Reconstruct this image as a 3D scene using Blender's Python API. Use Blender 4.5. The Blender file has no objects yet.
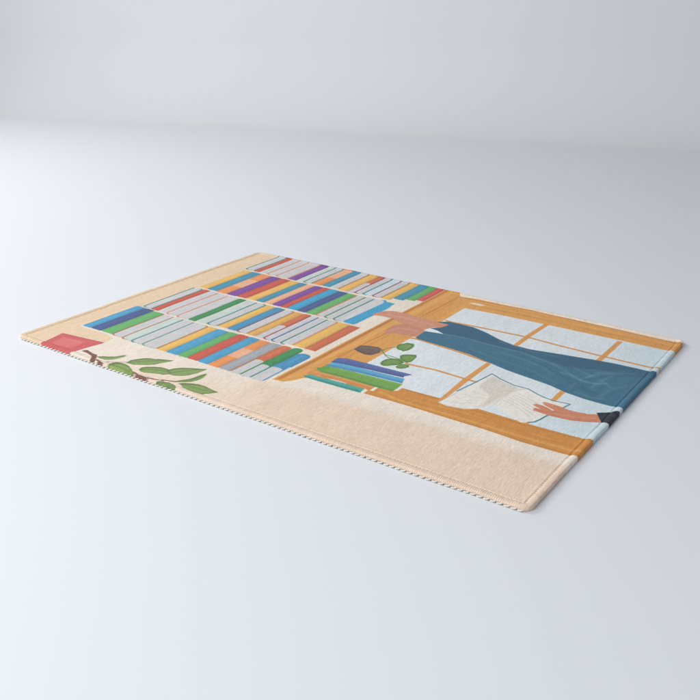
import bpy, math
import numpy as np
C = bpy.context.scene
COL = C.collection
L, W = 915.0, 610.0          # rug size in millimetres
Z0 = 5.4                     # top of the pile above the floor, mm
# ------------------------------------------------------------------ print data (mm on the rug)
ART = [
('p',(238,226,211),[(50,-10),(464,-10),(464,700),(50,700)],3),
('p',(226,234,238),[(544,545.5),(668.3,551.2),(793.1,550.6),(907.2,550.5),(982.5,551.9),(1031.5,347.5),(990,182.4),(923.7,193.6),(913.4,193.4),(827.9,189.1),(756.1,192.1),(691.8,192.7),(632.3,190.3),(602.9,190.7),(538.5,193.8),(540.1,241.3),(540.5,345.6),(544.6,472.2)],1),
('p',(204,223,231),[(860,100),(960,100),(960,560),(860,560)],130),
('l',(236,236,238),[(823,539.3),(842.4,567.6)],3,6,0.35),
('l',(236,238,240),[(763,407.8),(785.8,426.3)],3,6,0.35),
('l',(216,228,234),[(712.1,219.1),(736.7,250.6)],3,6,0.35),
('l',(236,238,240),[(585,295.1),(602.5,307.5)],3,6,0.35),
('l',(236,238,240),[(695.9,384.1),(721,398.2)],3,6,0.35),
('l',(216,228,234),[(576.9,496.2),(593.6,519.2)],3,6,0.35),
('l',(216,228,234),[(807.8,351.1),(829.3,387.4)],3,6,0.35),
('l',(236,238,240),[(703.2,403.2),(722.9,419)],3,6,0.35),
('l',(216,228,234),[(725.9,422.1),(737.3,438.5)],3,6,0.35),
('l',(236,238,240),[(787.8,525.7),(816.5,556.2)],3,6,0.35),
('l',(216,228,234),[(780.1,376.1),(798.3,409.1)],3,6,0.35),
('l',(236,238,240),[(561.2,200),(580.9,230.3)],3,6,0.35),
('l',(216,228,234),[(527.2,330.1),(555,349.7)],3,6,0.35),
('l',(236,236,238),[(526.3,204),(539.9,226)],3,6,0.35),
('l',(236,238,240),[(656.1,409.2),(669.2,430.4)],3,6,0.35),
('l',(236,238,240),[(582.6,542.3),(594.5,580.1)],3,6,0.35),
('l',(236,236,238),[(829.7,498.5),(855.6,524.6)],3,6,0.35),
('l',(236,236,238),[(828.6,543.7),(846.7,558)],3,6,0.35),
('l',(236,236,238),[(876.9,488.2),(894,514.5)],3,6,0.35),
('l',(216,228,234),[(749.3,161.6),(764,179.1)],3,6,0.35),
('l',(216,228,234),[(893.3,174.8),(911.4,187.2)],3,6,0.35),
('l',(216,228,234),[(557.9,501.9),(576.1,532.7)],3,6,0.35),
('l',(236,236,238),[(549.1,308.4),(574.4,320.6)],3,6,0.35),
('l',(216,228,234),[(891.2,429.4),(917.3,449.5)],3,6,0.35),
('l',(216,228,234),[(605.6,154.5),(625.4,165.1)],3,6,0.35),
('l',(216,228,234),[(834.2,549.3),(863.2,562.8)],3,6,0.35),
('l',(236,238,240),[(899.3,237.6),(915.2,270)],3,6,0.35),
('l',(216,228,234),[(891.5,531.4),(915,560.9)],3,6,0.35),
('l',(236,236,238),[(817.7,485.1),(833.8,521)],3,6,0.35),
('l',(236,238,240),[(767,212.4),(796.5,241.9)],3,6,0.35),
('l',(236,236,238),[(853.9,193.3),(880.6,226.7)],3,6,0.35),
('l',(236,236,238),[(862.8,429.9),(881.7,449.2)],3,6,0.35),
('l',(236,238,240),[(599.7,403.4),(627.7,422.3)],3,6,0.35),
('l',(216,228,234),[(663.5,433.2),(691,462.7)],3,6,0.35),
('l',(216,228,234),[(680.5,376.1),(700.8,392.1)],3,6,0.35),
('l',(236,236,238),[(573.5,321.8),(602.2,351.3)],3,6,0.35),
('l',(236,236,238),[(802.6,408.4),(829.9,416.5)],3,6,0.35),
('l',(236,238,240),[(796.2,556.8),(807,581.4)],3,6,0.35),
('l',(216,228,234),[(622.9,169.7),(633.7,185.8)],3,6,0.35),
('l',(236,236,238),[(632.7,457.8),(643.6,470.4)],3,6,0.35),
('p',(233,206,174),[(-180.1,90.9),(135.1,-124.8),(60.3,-0.1),(53.4,49.6),(144.8,61.9),(141.8,81.2),(117.7,89.2),(50.6,87.7),(60.6,232.7),(68.5,359),(67.4,493.8),(58.8,617.3),(-5,727.9),(-468.5,911.3)],2),
('p',(240,228,215),[(466,-60),(980,-60),(980,140),(466,140)],1),
('p',(235,212,190),[(440,-30),(960,-30),(960,112),(800,112),(660,108),(560,100),(440,92)],22),
('p',(237,217,197),[(180,-80),(480,-80),(480,70),(360,50),(180,0)],60),
('p',(240,228,215),[(466,124),(660,128),(935,124),(935,140),(660,150),(470,120)],18),
('p',(78,160,200),[(51,95.4),(52.6,93),(54,92.4),(67.9,92.4),(69.4,93),(70.9,95.4),(70.9,212.9),(69.1,215.1),(67.9,215.9),(54,215.9),(52.8,215.1),(51,212.9)],0.9),
('l',(62,128,160),[(69.3,94.4),(69.3,213.9)],3.2,4.5,0.6),
('l',(62,128,160),[(51.8,94.4),(51.8,213.9)],1.2,2,0.45),
('l',(86,176,220),[(58.6,94.4),(58.6,213.9)],4,6,0.55),
('l',(62,128,160),[(61,201.9),(61,211.9)],10,18,0.16),
('p',(74,92,146),[(70.9,96.3),(72.4,93.9),(73.9,93.3),(93.4,93.3),(94.9,93.9),(96.4,96.3),(96.4,212.6),(94.6,214.8),(93.4,215.6),(73.9,215.6),(72.7,214.8),(70.9,212.6)],0.9),
('l',(59,74,117),[(94.8,95.3),(94.8,213.6)],3.2,4.5,0.6),
('l',(59,74,117),[(71.7,95.3),(71.7,213.6)],1.2,2,0.45),
('l',(81,101,161),[(80.6,95.3),(80.6,213.6)],4,6,0.55),
('l',(59,74,117),[(83.7,201.6),(83.7,211.6)],10,18,0.16),
('p',(104,176,106),[(96.4,97),(97.9,94.6),(99.4,94),(121.8,94),(123.3,94.6),(124.8,97),(124.8,210.2),(123,212.4),(121.8,213.2),(99.4,213.2),(98.2,212.4),(96.4,210.2)],0.9),
('l',(83,141,85),[(123.2,96),(123.2,211.2)],3.2,4.5,0.6),
('l',(83,141,85),[(97.2,96),(97.2,211.2)],1.2,2,0.45),
('l',(114,194,117),[(107.2,96),(107.2,211.2)],4,6,0.55),
('l',(83,141,85),[(110.6,199.2),(110.6,209.2)],10,18,0.16),
('p',(207,206,208),[(124.8,95.5),(126.3,93.1),(127.8,92.5),(146.6,92.5),(148,93.1),(149.6,95.5),(149.6,209.5),(147.8,211.7),(146.6,212.5),(127.8,212.5),(126.6,211.7),(124.8,209.5)],0.9),
('l',(180,180,188),[(147.6,95.5),(147.6,209.5)],2.2,4,0.55),
('l',(226,226,226),[(128.3,94.5),(128.3,210.5)],2,2.5,0.5),
('p',(203,215,208),[(149.6,93.8),(151,91.4),(152.6,90.8),(170.3,90.8),(171.8,91.4),(173.3,93.8),(173.3,210.3),(171.5,212.5),(170.3,213.3),(152.6,213.3),(151.4,212.5),(149.6,210.3)],0.9),
('l',(180,180,188),[(171.3,93.8),(171.3,210.3)],2.2,4,0.55),
('l',(226,226,226),[(153,92.8),(153,211.3)],2,2.5,0.5),
('p',(207,206,208),[(173.3,92.9),(174.8,90.5),(176.3,89.9),(195.6,89.9),(197.2,90.5),(198.6,92.9),(198.6,210.1),(196.8,212.3),(195.6,213.1),(176.3,213.1),(175.1,212.3),(173.3,210.1)],0.9),
('l',(180,180,188),[(196.6,92.9),(196.6,210.1)],2.2,4,0.55),
('l',(226,226,226),[(176.8,91.9),(176.8,211.1)],2,2.5,0.5),
('p',(207,206,208),[(198.6,93.2),(200.2,90.8),(201.6,90.2),(228.7,90.2),(230.2,90.8),(231.7,93.2),(231.7,209.5),(229.9,211.7),(228.7,212.5),(201.6,212.5),(200.5,211.7),(198.6,209.5)],0.9),
('l',(180,180,188),[(229.7,93.2),(229.7,209.5)],2.2,4,0.55),
('l',(226,226,226),[(202.2,92.2),(202.2,210.5)],2,2.5,0.5),
('p',(235,186,98),[(231.7,94.5),(233.2,92.1),(234.7,91.5),(250,91.5),(251.6,92.1),(253,94.5),(253,209.5),(251.2,211.7),(250,212.5),(234.7,212.5),(233.5,211.7),(231.7,209.5)],0.9),
('l',(188,149,78),[(251.4,93.5),(251.4,210.5)],3.2,4.5,0.6),
('l',(188,149,78),[(232.5,93.5),(232.5,210.5)],1.2,2,0.45),
('l',(255,205,108),[(239.8,93.5),(239.8,210.5)],4,6,0.55),
('l',(188,149,78),[(242.4,198.5),(242.4,208.5)],10,18,0.16),
('p',(78,160,200),[(253,94.7),(254.6,92.3),(256,91.7),(275,91.7),(276.6,92.3),(278,94.7),(278,209.8),(276.2,212),(275,212.8),(256,212.8),(254.8,212),(253,209.8)],0.9),
('l',(62,128,160),[(276.4,93.7),(276.4,210.8)],3.2,4.5,0.6),
('l',(62,128,160),[(253.8,93.7),(253.8,210.8)],1.2,2,0.45),
('l',(86,176,220),[(262.6,93.7),(262.6,210.8)],4,6,0.55),
('l',(62,128,160),[(265.6,198.8),(265.6,208.8)],10,18,0.16),
('p',(104,176,106),[(278,95),(279.6,92.6),(281,92),(295.3,92),(296.8,92.6),(298.3,95),(298.3,210.8),(296.5,213),(295.3,213.8),(281,213.8),(279.8,213),(278,210.8)],0.9),
('l',(83,141,85),[(296.7,94),(296.7,211.8)],3.2,4.5,0.6),
('l',(83,141,85),[(278.8,94),(278.8,211.8)],1.2,2,0.45),
('l',(114,194,117),[(285.7,94),(285.7,211.8)],4,6,0.55),
('l',(83,141,85),[(288.2,199.8),(288.2,209.8)],10,18,0.16),
('p',(203,90,72),[(298.3,95.2),(299.8,92.8),(301.3,92.2),(318.6,92.2),(320.2,92.8),(321.6,95.2),(321.6,212.3),(319.8,214.5),(318.6,215.3),(301.3,215.3),(300.1,214.5),(298.3,212.3)],0.9),
('l',(162,72,58),[(320,94.2),(320,213.3)],3.2,4.5,0.6),
('l',(162,72,58),[(299.1,94.2),(299.1,213.3)],1.2,2,0.45),
('l',(223,99,79),[(307.2,94.2),(307.2,213.3)],4,6,0.55),
('l',(162,72,58),[(310,201.3),(310,211.3)],10,18,0.16),
('p',(78,160,200),[(321.6,94.9),(323.2,92.5),(324.6,91.9),(341,91.9),(342.5,92.5),(344,94.9),(344,213),(342.2,215.2),(341,216),(324.6,216),(323.4,215.2),(321.6,213)],0.9),
('l',(62,128,160),[(342.4,93.9),(342.4,214)],3.2,4.5,0.6),
('l',(62,128,160),[(322.4,93.9),(322.4,214)],1.2,2,0.45),
('l',(86,176,220),[(330.2,93.9),(330.2,214)],4,6,0.55),
('l',(62,128,160),[(332.8,202),(332.8,212)],10,18,0.16),
('p',(234,150,88),[(344,94.4),(345.5,92),(347,91.4),(363.4,91.4),(364.9,92),(366.4,94.4),(366.4,212.8),(364.6,215),(363.4,215.8),(347,215.8),(345.8,215),(344,212.8)],0.9),
('l',(187,120,70),[(364.8,93.4),(364.8,213.8)],3.2,4.5,0.6),
('l',(187,120,70),[(344.8,93.4),(344.8,213.8)],1.2,2,0.45),
('l',(255,165,97),[(352.5,93.4),(352.5,213.8)],4,6,0.55),
('l',(187,120,70),[(355.2,201.8),(355.2,211.8)],10,18,0.16),
('p',(238,180,142),[(344,136.2),(366.4,136.2),(366.4,173.5),(344,173.5)],1.2),
('p',(166,170,176),[(366.4,94.8),(367.9,92.4),(369.4,91.8),(386.6,91.8),(388.1,92.4),(389.6,94.8),(389.6,214.1),(387.8,216.3),(386.6,217.1),(369.4,217.1),(368.2,216.3),(366.4,214.1)],0.9),
('l',(133,136,141),[(388,93.8),(388,215.1)],3.2,4.5,0.6),
('l',(133,136,141),[(367.2,93.8),(367.2,215.1)],1.2,2,0.45),
('l',(183,187,194),[(375.2,93.8),(375.2,215.1)],4,6,0.55),
('l',(133,136,141),[(378,203.1),(378,213.1)],10,18,0.16),
('p',(206,112,76),[(389.6,94.8),(391.1,92.4),(392.6,91.8),(406.6,91.8),(408.1,92.4),(409.6,94.8),(409.6,216.4),(407.8,218.6),(406.6,219.4),(392.6,219.4),(391.4,218.6),(389.6,216.4)],0.9),
('l',(165,90,61),[(408,93.8),(408,217.4)],3.2,4.5,0.6),
('l',(165,90,61),[(390.4,93.8),(390.4,217.4)],1.2,2,0.45),
('l',(227,123,84),[(397.2,93.8),(397.2,217.4)],4,6,0.55),
('l',(165,90,61),[(399.6,205.4),(399.6,215.4)],10,18,0.16),
('p',(207,206,208),[(390.1,91.8),(409.6,91.8),(409.6,145.8),(406.6,150.3),(401.6,151.8),(394.6,151.8),(390.1,148.8)],1),
('p',(64,142,84),[(409.6,94.1),(411.1,91.7),(412.6,91.1),(425.8,91.1),(427.2,91.7),(428.8,94.1),(428.8,215.8),(427,218),(425.8,218.8),(412.6,218.8),(411.4,218),(409.6,215.8)],0.9),
('l',(51,114,67),[(427.2,93.1),(427.2,216.8)],3.2,4.5,0.6),
('l',(51,114,67),[(410.4,93.1),(410.4,216.8)],1.2,2,0.45),
('l',(70,156,92),[(416.9,93.1),(416.9,216.8)],4,6,0.55),
('l',(51,114,67),[(419.2,204.8),(419.2,214.8)],10,18,0.16),
('p',(207,206,208),[(410.1,91.1),(428.8,91.1),(428.8,136.2),(425.8,140.7),(420.8,142.2),(414.6,142.2),(410.1,139.2)],1),
('p',(72,146,188),[(428.8,95.4),(430.2,93),(431.8,92.4),(449.8,92.4),(451.3,93),(452.8,95.4),(452.8,212.6),(451,214.8),(449.8,215.6),(431.8,215.6),(430.6,214.8),(428.8,212.6)],0.9),
('l',(58,117,150),[(451.2,94.4),(451.2,213.6)],3.2,4.5,0.6),
('l',(58,117,150),[(429.6,94.4),(429.6,213.6)],1.2,2,0.45),
('l',(79,161,207),[(437.9,94.4),(437.9,213.6)],4,6,0.55),
('l',(58,117,150),[(440.8,201.6),(440.8,211.6)],10,18,0.16),
('p',(207,206,208),[(429.2,92.4),(452.8,92.4),(452.8,138.1),(449.8,142.6),(444.8,144.1),(433.8,144.1),(429.2,141.1)],1),
('l',(176,122,80),[(124.8,96),(124.8,209.7)],3.1,1.2,1),
('l',(176,122,80),[(124.8,101),(125.4,96.5),(127.2,94.1),(129.8,93.1),(132.8,92.9)],2.8,1.2,0.9),
('l',(176,122,80),[(130.8,93),(146.6,93)],1.4,1.4,0.5),
('l',(176,122,80),[(149.6,94.3),(149.6,209.8)],3.1,1.2,1),
('l',(176,122,80),[(149.6,99.3),(150.2,94.8),(152,92.4),(154.6,91.4),(157.6,91.2)],2.8,1.2,0.9),
('l',(176,122,80),[(155.6,91.3),(170.3,91.3)],1.4,1.4,0.5),
('l',(58,134,130),[(173.3,93.4),(173.3,209.8)],3.1,1.2,1),
('l',(58,134,130),[(173.3,98.4),(173.9,93.9),(175.7,91.5),(178.3,90.5),(181.3,90.3)],2.8,1.2,0.9),
('l',(58,134,130),[(179.3,90.4),(195.6,90.4)],1.4,1.4,0.5),
('l',(104,152,130),[(198.6,93.4),(198.6,209.6)],3.1,1.2,1),
('l',(104,152,130),[(198.6,98.4),(199.2,94.2),(201,91.8),(203.6,90.8),(206.6,90.6)],2.8,1.2,0.9),
('l',(104,152,130),[(204.6,90.6),(228.7,90.6)],1.4,1.4,0.5),
('l',(176,122,80),[(389.6,95.3),(389.6,215.9)],3.1,1.2,1),
('l',(66,136,74),[(409.6,94.6),(409.6,215.9)],3.1,1.2,1),
('l',(58,134,130),[(428.8,94.6),(428.8,215.3)],3.1,1.2,1),
('l',(90,150,190),[(452.8,95.9),(452.8,212.1)],3.1,1.2,1),
('l',(176,122,80),[(231.7,93.6),(231.7,209)],3.1,1.2,1),
('l',(176,122,80),[(231.7,204),(231.1,208.5),(229.3,210.9),(226.7,211.9),(223.7,212.1)],2.2,1.2,0.9),
('p',(207,206,208),[(62.1,221.9),(63.6,219.5),(65.1,218.9),(80.4,218.9),(81.8,219.5),(83.4,221.9),(83.4,350),(81.6,352.2),(80.4,353),(65.1,353),(63.9,352.2),(62.1,350)],0.9),
('l',(180,180,188),[(81.4,221.9),(81.4,350)],2.2,4,0.55),
('l',(226,226,226),[(65.6,220.9),(65.6,351)],2,2.5,0.5),
('p',(203,90,72),[(83.4,220.7),(84.8,218.3),(86.4,217.7),(98.6,217.7),(100,218.3),(101.6,220.7),(101.6,351.1),(99.8,353.3),(98.6,354.1),(86.4,354.1),(85.1,353.3),(83.4,351.1)],0.9),
('l',(162,72,58),[(100,219.7),(100,352.1)],3.2,4.5,0.6),
('l',(162,72,58),[(84.1,219.7),(84.1,352.1)],1.2,2,0.45),
('l',(223,99,79),[(90.3,219.7),(90.3,352.1)],4,6,0.55),
('l',(162,72,58),[(92.4,340.1),(92.4,350.1)],10,18,0.16),
('p',(207,206,208),[(101.6,220.7),(103,218.3),(104.6,217.7),(119.8,217.7),(121.2,218.3),(122.8,220.7),(122.8,351.2),(121,353.4),(119.8,354.2),(104.6,354.2),(103.4,353.4),(101.6,351.2)],0.9),
('l',(180,180,188),[(120.8,220.7),(120.8,351.2)],2.2,4,0.55),
('l',(226,226,226),[(105,219.7),(105,352.2)],2,2.5,0.5),
('p',(207,206,208),[(122.8,219.7),(124.2,217.3),(125.8,216.7),(146.4,216.7),(147.9,217.3),(149.4,219.7),(149.4,349.8),(147.6,352),(146.4,352.8),(125.8,352.8),(124.6,352),(122.8,349.8)],0.9),
('l',(180,180,188),[(147.4,219.7),(147.4,349.8)],2.2,4,0.55),
('l',(226,226,226),[(126.2,218.7),(126.2,350.8)],2,2.5,0.5),
('p',(207,206,208),[(149.4,218.5),(150.9,216.1),(152.4,215.5),(174.2,215.5),(175.7,216.1),(177.2,218.5),(177.2,348.6),(175.4,350.8),(174.2,351.6),(152.4,351.6),(151.2,350.8),(149.4,348.6)],0.9),
('l',(180,180,188),[(175.2,218.5),(175.2,348.6)],2.2,4,0.55),
('l',(226,226,226),[(152.9,217.5),(152.9,349.6)],2,2.5,0.5),
('p',(64,142,84),[(177.2,219),(178.7,216.6),(180.2,216),(192.5,216),(194,216.6),(195.5,219),(195.5,348.4),(193.7,350.6),(192.5,351.4),(180.2,351.4),(179,350.6),(177.2,348.4)],0.9),
('l',(51,114,67),[(193.9,218),(193.9,349.4)],3.2,4.5,0.6),
('l',(51,114,67),[(178,218),(178,349.4)],1.2,2,0.45),
('l',(70,156,92),[(184.2,218),(184.2,349.4)],4,6,0.55),
('l',(51,114,67),[(186.4,337.4),(186.4,347.4)],10,18,0.16),
('p',(203,215,208),[(195.5,220.9),(197,218.5),(198.5,217.9),(216.4,217.9),(217.8,218.5),(219.4,220.9),(219.4,349.5),(217.6,351.7),(216.4,352.5),(198.5,352.5),(197.3,351.7),(195.5,349.5)],0.9),
('l',(180,180,188),[(217.4,220.9),(217.4,349.5)],2.2,4,0.55),
('l',(226,226,226),[(199,219.9),(199,350.5)],2,2.5,0.5),
('p',(207,206,208),[(219.4,222.8),(220.8,220.4),(222.4,219.8),(238,219.8),(239.6,220.4),(241,222.8),(241,350.6),(239.2,352.8),(238,353.6),(222.4,353.6),(221.2,352.8),(219.4,350.6)],0.9),
('l',(180,180,188),[(239,222.8),(239,350.6)],2.2,4,0.55),
('l',(226,226,226),[(222.8,221.8),(222.8,351.6)],2,2.5,0.5),
('p',(235,186,98),[(241,225.5),(242.6,223.1),(244,222.5),(259.7,222.5),(261.2,223.1),(262.7,225.5),(262.7,350.8),(260.9,353),(259.7,353.8),(244,353.8),(242.8,353),(241,350.8)],0.9),
('l',(188,149,78),[(261.1,224.5),(261.1,351.8)],3.2,4.5,0.6),
('l',(188,149,78),[(241.8,224.5),(241.8,351.8)],1.2,2,0.45),
('l',(255,205,108),[(249.3,224.5),(249.3,351.8)],4,6,0.55),
('l',(188,149,78),[(251.9,339.8),(251.9,349.8)],10,18,0.16),
('p',(72,146,188),[(262.7,225.5),(264.2,223.1),(265.7,222.5),(281.5,222.5),(283,223.1),(284.5,225.5),(284.5,351),(282.7,353.2),(281.5,354),(265.7,354),(264.5,353.2),(262.7,351)],0.9),
('l',(58,117,150),[(282.9,224.5),(282.9,352)],3.2,4.5,0.6),
('l',(58,117,150),[(263.5,224.5),(263.5,352)],1.2,2,0.45),
('l',(79,161,207),[(271,224.5),(271,352)],4,6,0.55),
('l',(58,117,150),[(273.6,340),(273.6,350)],10,18,0.16),
('p',(207,206,208),[(284.5,225.5),(286,223.1),(287.5,222.5),(303.4,222.5),(304.9,223.1),(306.4,225.5),(306.4,350.9),(304.6,353.1),(303.4,353.9),(287.5,353.9),(286.3,353.1),(284.5,350.9)],0.9),
('l',(180,180,188),[(304.4,225.5),(304.4,350.9)],2.2,4,0.55),
('l',(226,226,226),[(288,224.5),(288,351.9)],2,2.5,0.5),
('p',(226,174,92),[(306.4,225.5),(307.9,223.1),(309.4,222.5),(323.2,222.5),(324.7,223.1),(326.2,225.5),(326.2,351.1),(324.4,353.3),(323.2,354.1),(309.4,354.1),(308.2,353.3),(306.4,351.1)],0.9),
('l',(181,139,74),[(324.6,224.5),(324.6,352.1)],3.2,4.5,0.6),
('l',(181,139,74),[(307.2,224.5),(307.2,352.1)],1.2,2,0.45),
('l',(249,191,101),[(313.9,224.5),(313.9,352.1)],4,6,0.55),
('l',(181,139,74),[(316.3,340.1),(316.3,350.1)],10,18,0.16),
('p',(206,112,76),[(326.2,225.5),(327.7,223.1),(329.2,222.5),(339.6,222.5),(341,223.1),(342.6,225.5),(342.6,352.4),(340.8,354.6),(339.6,355.4),(329.2,355.4),(328,354.6),(326.2,352.4)],0.9),
('l',(165,90,61),[(341,224.5),(341,353.4)],3.2,4.5,0.6),
('l',(165,90,61),[(327,224.5),(327,353.4)],1.2,2,0.45),
('l',(227,123,84),[(332.4,224.5),(332.4,353.4)],4,6,0.55),
('l',(165,90,61),[(334.4,341.4),(334.4,351.4)],10,18,0.16),
('p',(207,206,208),[(326.7,222.5),(342.6,222.5),(342.6,282.9),(339.6,287.4),(334.6,288.9),(331.2,288.9),(326.7,285.9)],1),
('p',(207,206,208),[(342.6,225.5),(344,223.1),(345.6,222.5),(356.2,222.5),(357.7,223.1),(359.2,225.5),(359.2,353),(357.4,355.2),(356.2,356),(345.6,356),(344.4,355.2),(342.6,353)],0.9),
('l',(180,180,188),[(357.2,225.5),(357.2,353)],2.2,4,0.55),
('l',(226,226,226),[(346,224.5),(346,354)],2,2.5,0.5),
('p',(207,206,208),[(359.2,225.5),(360.7,223.1),(362.2,222.5),(375.8,222.5),(377.3,223.1),(378.8,225.5),(378.8,352.7),(377,354.9),(375.8,355.7),(362.2,355.7),(361,354.9),(359.2,352.7)],0.9),
('l',(180,180,188),[(376.8,225.5),(376.8,352.7)],2.2,4,0.55),
('l',(226,226,226),[(362.7,224.5),(362.7,353.7)],2,2.5,0.5),
('p',(207,206,208),[(378.8,225.5),(380.3,223.1),(381.8,222.5),(397.6,222.5),(399,223.1),(400.6,225.5),(400.6,353.5),(398.8,355.7),(397.6,356.5),(381.8,356.5),(380.6,355.7),(378.8,353.5)],0.9),
('l',(180,180,188),[(398.6,225.5),(398.6,353.5)],2.2,4,0.55),
('l',(226,226,226),[(382.3,224.5),(382.3,354.5)],2,2.5,0.5),
('p',(235,186,98),[(400.6,225.5),(402,223.1),(403.6,222.5),(422.4,222.5),(423.8,223.1),(425.4,225.5),(425.4,353.3),(423.6,355.5),(422.4,356.3),(403.6,356.3),(402.4,355.5),(400.6,353.3)],0.9),
('l',(188,149,78),[(423.8,224.5),(423.8,354.3)],3.2,4.5,0.6),
('l',(188,149,78),[(401.4,224.5),(401.4,354.3)],1.2,2,0.45),
('l',(255,205,108),[(410,224.5),(410,354.3)],4,6,0.55),
('l',(188,149,78),[(413,342.3),(413,352.3)],10,18,0.16),
('p',(206,112,76),[(425.4,225.5),(426.8,223.1),(428.4,222.5),(443.7,222.5),(445.2,223.1),(446.7,225.5),(446.7,351.4),(444.9,353.6),(443.7,354.4),(428.4,354.4),(427.2,353.6),(425.4,351.4)],0.9),
('l',(165,90,61),[(445.1,224.5),(445.1,352.4)],3.2,4.5,0.6),
('l',(165,90,61),[(426.2,224.5),(426.2,352.4)],1.2,2,0.45),
('l',(227,123,84),[(433.5,224.5),(433.5,352.4)],4,6,0.55),
('l',(165,90,61),[(436,340.4),(436,350.4)],10,18,0.16),
('l',(58,134,130),[(62.1,222.4),(62.1,349.6)],3.1,1.2,1),
('l',(58,134,130),[(62.1,227.4),(62.7,222.9),(64.5,220.5),(67.1,219.5),(70.1,219.3)],2.8,1.2,0.9),
('l',(58,134,130),[(68.1,219.4),(80.4,219.4)],1.4,1.4,0.5),
('l',(216,136,90),[(122.8,220.2),(122.8,350.7)],3.1,1.2,1),
('l',(216,136,90),[(122.8,225.2),(123.4,220.7),(125.2,218.3),(127.8,217.3),(130.8,217.1)],2.8,1.2,0.9),
('l',(216,136,90),[(128.8,217.2),(146.4,217.2)],1.4,1.4,0.5),
('l',(216,136,90),[(149.4,219),(149.4,349.3)],3.1,1.2,1),
('l',(216,136,90),[(149.4,224),(150,219.5),(151.8,217.1),(154.4,216.1),(157.4,215.9)],2.8,1.2,0.9),
('l',(216,136,90),[(155.4,216),(174.2,216)],1.4,1.4,0.5),
('l',(58,134,130),[(219.4,221.4),(219.4,350.1)],3.1,1.2,1),
('l',(58,134,130),[(219.4,226.4),(220,223.8),(221.8,221.4),(224.4,220.4),(227.4,220.2)],2.8,1.2,0.9),
('l',(58,134,130),[(225.4,220.2),(238,220.2)],1.4,1.4,0.5),
('l',(58,134,130),[(241,223.2),(241,350.3)],3.1,1.2,1),
('l',(58,134,130),[(241,345.3),(240.4,349.6),(238.6,352),(236,353),(233,353.2)],2.2,1.2,0.9),
('l',(140,80,100),[(284.5,226),(284.5,350.4)],3.1,1.2,1),
('l',(140,80,100),[(284.5,231),(285.1,226.5),(286.9,224.1),(289.5,223.1),(292.5,222.9)],2.8,1.2,0.9),
('l',(140,80,100),[(290.5,223),(303.4,223)],1.4,1.4,0.5),
('l',(176,122,80),[(306.4,226),(306.4,350.6)],3.1,1.2,1),
('l',(176,122,80),[(306.4,345.6),(305.8,349.9),(304,352.3),(301.4,353.3),(298.4,353.5)],2.2,1.2,0.9),
('l',(160,80,80),[(342.6,226),(342.6,352.5)],3.1,1.2,1),
('l',(160,80,80),[(342.6,231),(343.2,226.5),(345,224.1),(347.6,223.1),(350.6,222.9)],2.8,1.2,0.9),
('l',(160,80,80),[(348.6,223),(356.2,223)],1.4,1.4,0.5),
('l',(60,110,160),[(359.2,226),(359.2,352.5)],3.1,1.2,1),
('l',(60,110,160),[(359.2,231),(359.8,226.5),(361.6,224.1),(364.2,223.1),(367.2,222.9)],2.8,1.2,0.9),
('l',(60,110,160),[(365.2,223),(375.8,223)],1.4,1.4,0.5),
('l',(58,134,130),[(378.8,226),(378.8,353)],3.1,1.2,1),
('l',(58,134,130),[(378.8,231),(379.4,226.5),(381.2,224.1),(383.8,223.1),(386.8,222.9)],2.8,1.2,0.9),
('l',(58,134,130),[(384.8,223),(397.6,223)],1.4,1.4,0.5),
('l',(216,136,90),[(400.6,226),(400.6,353)],3.1,1.2,1),
('l',(216,136,90),[(400.6,348),(400,352.5),(398.2,354.9),(395.6,355.9),(392.6,356.1)],2.2,1.2,0.9),
('l',(58,134,130),[(83.4,221.2),(83.4,350.6)],3.1,1.2,1),
('l',(58,134,130),[(83.4,345.6),(82.8,349),(80.9,351.4),(78.4,352.4),(75.4,352.7)],2.2,1.2,0.9),
('p',(235,186,98),[(67.7,361.9),(69.2,359.5),(70.7,358.9),(84.4,358.9),(85.8,359.5),(87.4,361.9),(87.4,489.5),(85.6,491.7),(84.4,492.5),(70.7,492.5),(69.5,491.7),(67.7,489.5)],0.9),
('l',(188,149,78),[(85.8,360.9),(85.8,490.5)],3.2,4.5,0.6),
('l',(188,149,78),[(68.5,360.9),(68.5,490.5)],1.2,2,0.45),
('l',(255,205,108),[(75.2,360.9),(75.2,490.5)],4,6,0.55),
('l',(188,149,78),[(77.5,478.5),(77.5,488.5)],10,18,0.16),
('p',(70,148,176),[(87.4,362.1),(88.8,359.7),(90.4,359.1),(108.7,359.1),(110.2,359.7),(111.7,362.1),(111.7,489.5),(109.9,491.7),(108.7,492.5),(90.4,492.5),(89.1,491.7),(87.4,489.5)],0.9),
('l',(56,118,141),[(110.1,361.1),(110.1,490.5)],3.2,4.5,0.6),
('l',(56,118,141),[(88.1,361.1),(88.1,490.5)],1.2,2,0.45),
('l',(77,163,194),[(96.6,361.1),(96.6,490.5)],4,6,0.55),
('l',(56,118,141),[(99.5,478.5),(99.5,488.5)],10,18,0.16),
('p',(234,150,88),[(111.7,360.6),(113.2,358.2),(114.7,357.6),(134.4,357.6),(136,358.2),(137.4,360.6),(137.4,489.5),(135.6,491.7),(134.4,492.5),(114.7,492.5),(113.5,491.7),(111.7,489.5)],0.9),
('l',(187,120,70),[(135.8,359.6),(135.8,490.5)],3.2,4.5,0.6),
('l',(187,120,70),[(112.5,359.6),(112.5,490.5)],1.2,2,0.45),
('l',(255,165,97),[(121.5,359.6),(121.5,490.5)],4,6,0.55),
('l',(187,120,70),[(124.6,478.5),(124.6,488.5)],10,18,0.16),
('p',(238,180,142),[(111.7,403.5),(137.4,403.5),(137.4,452),(111.7,452)],1.2),
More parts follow.
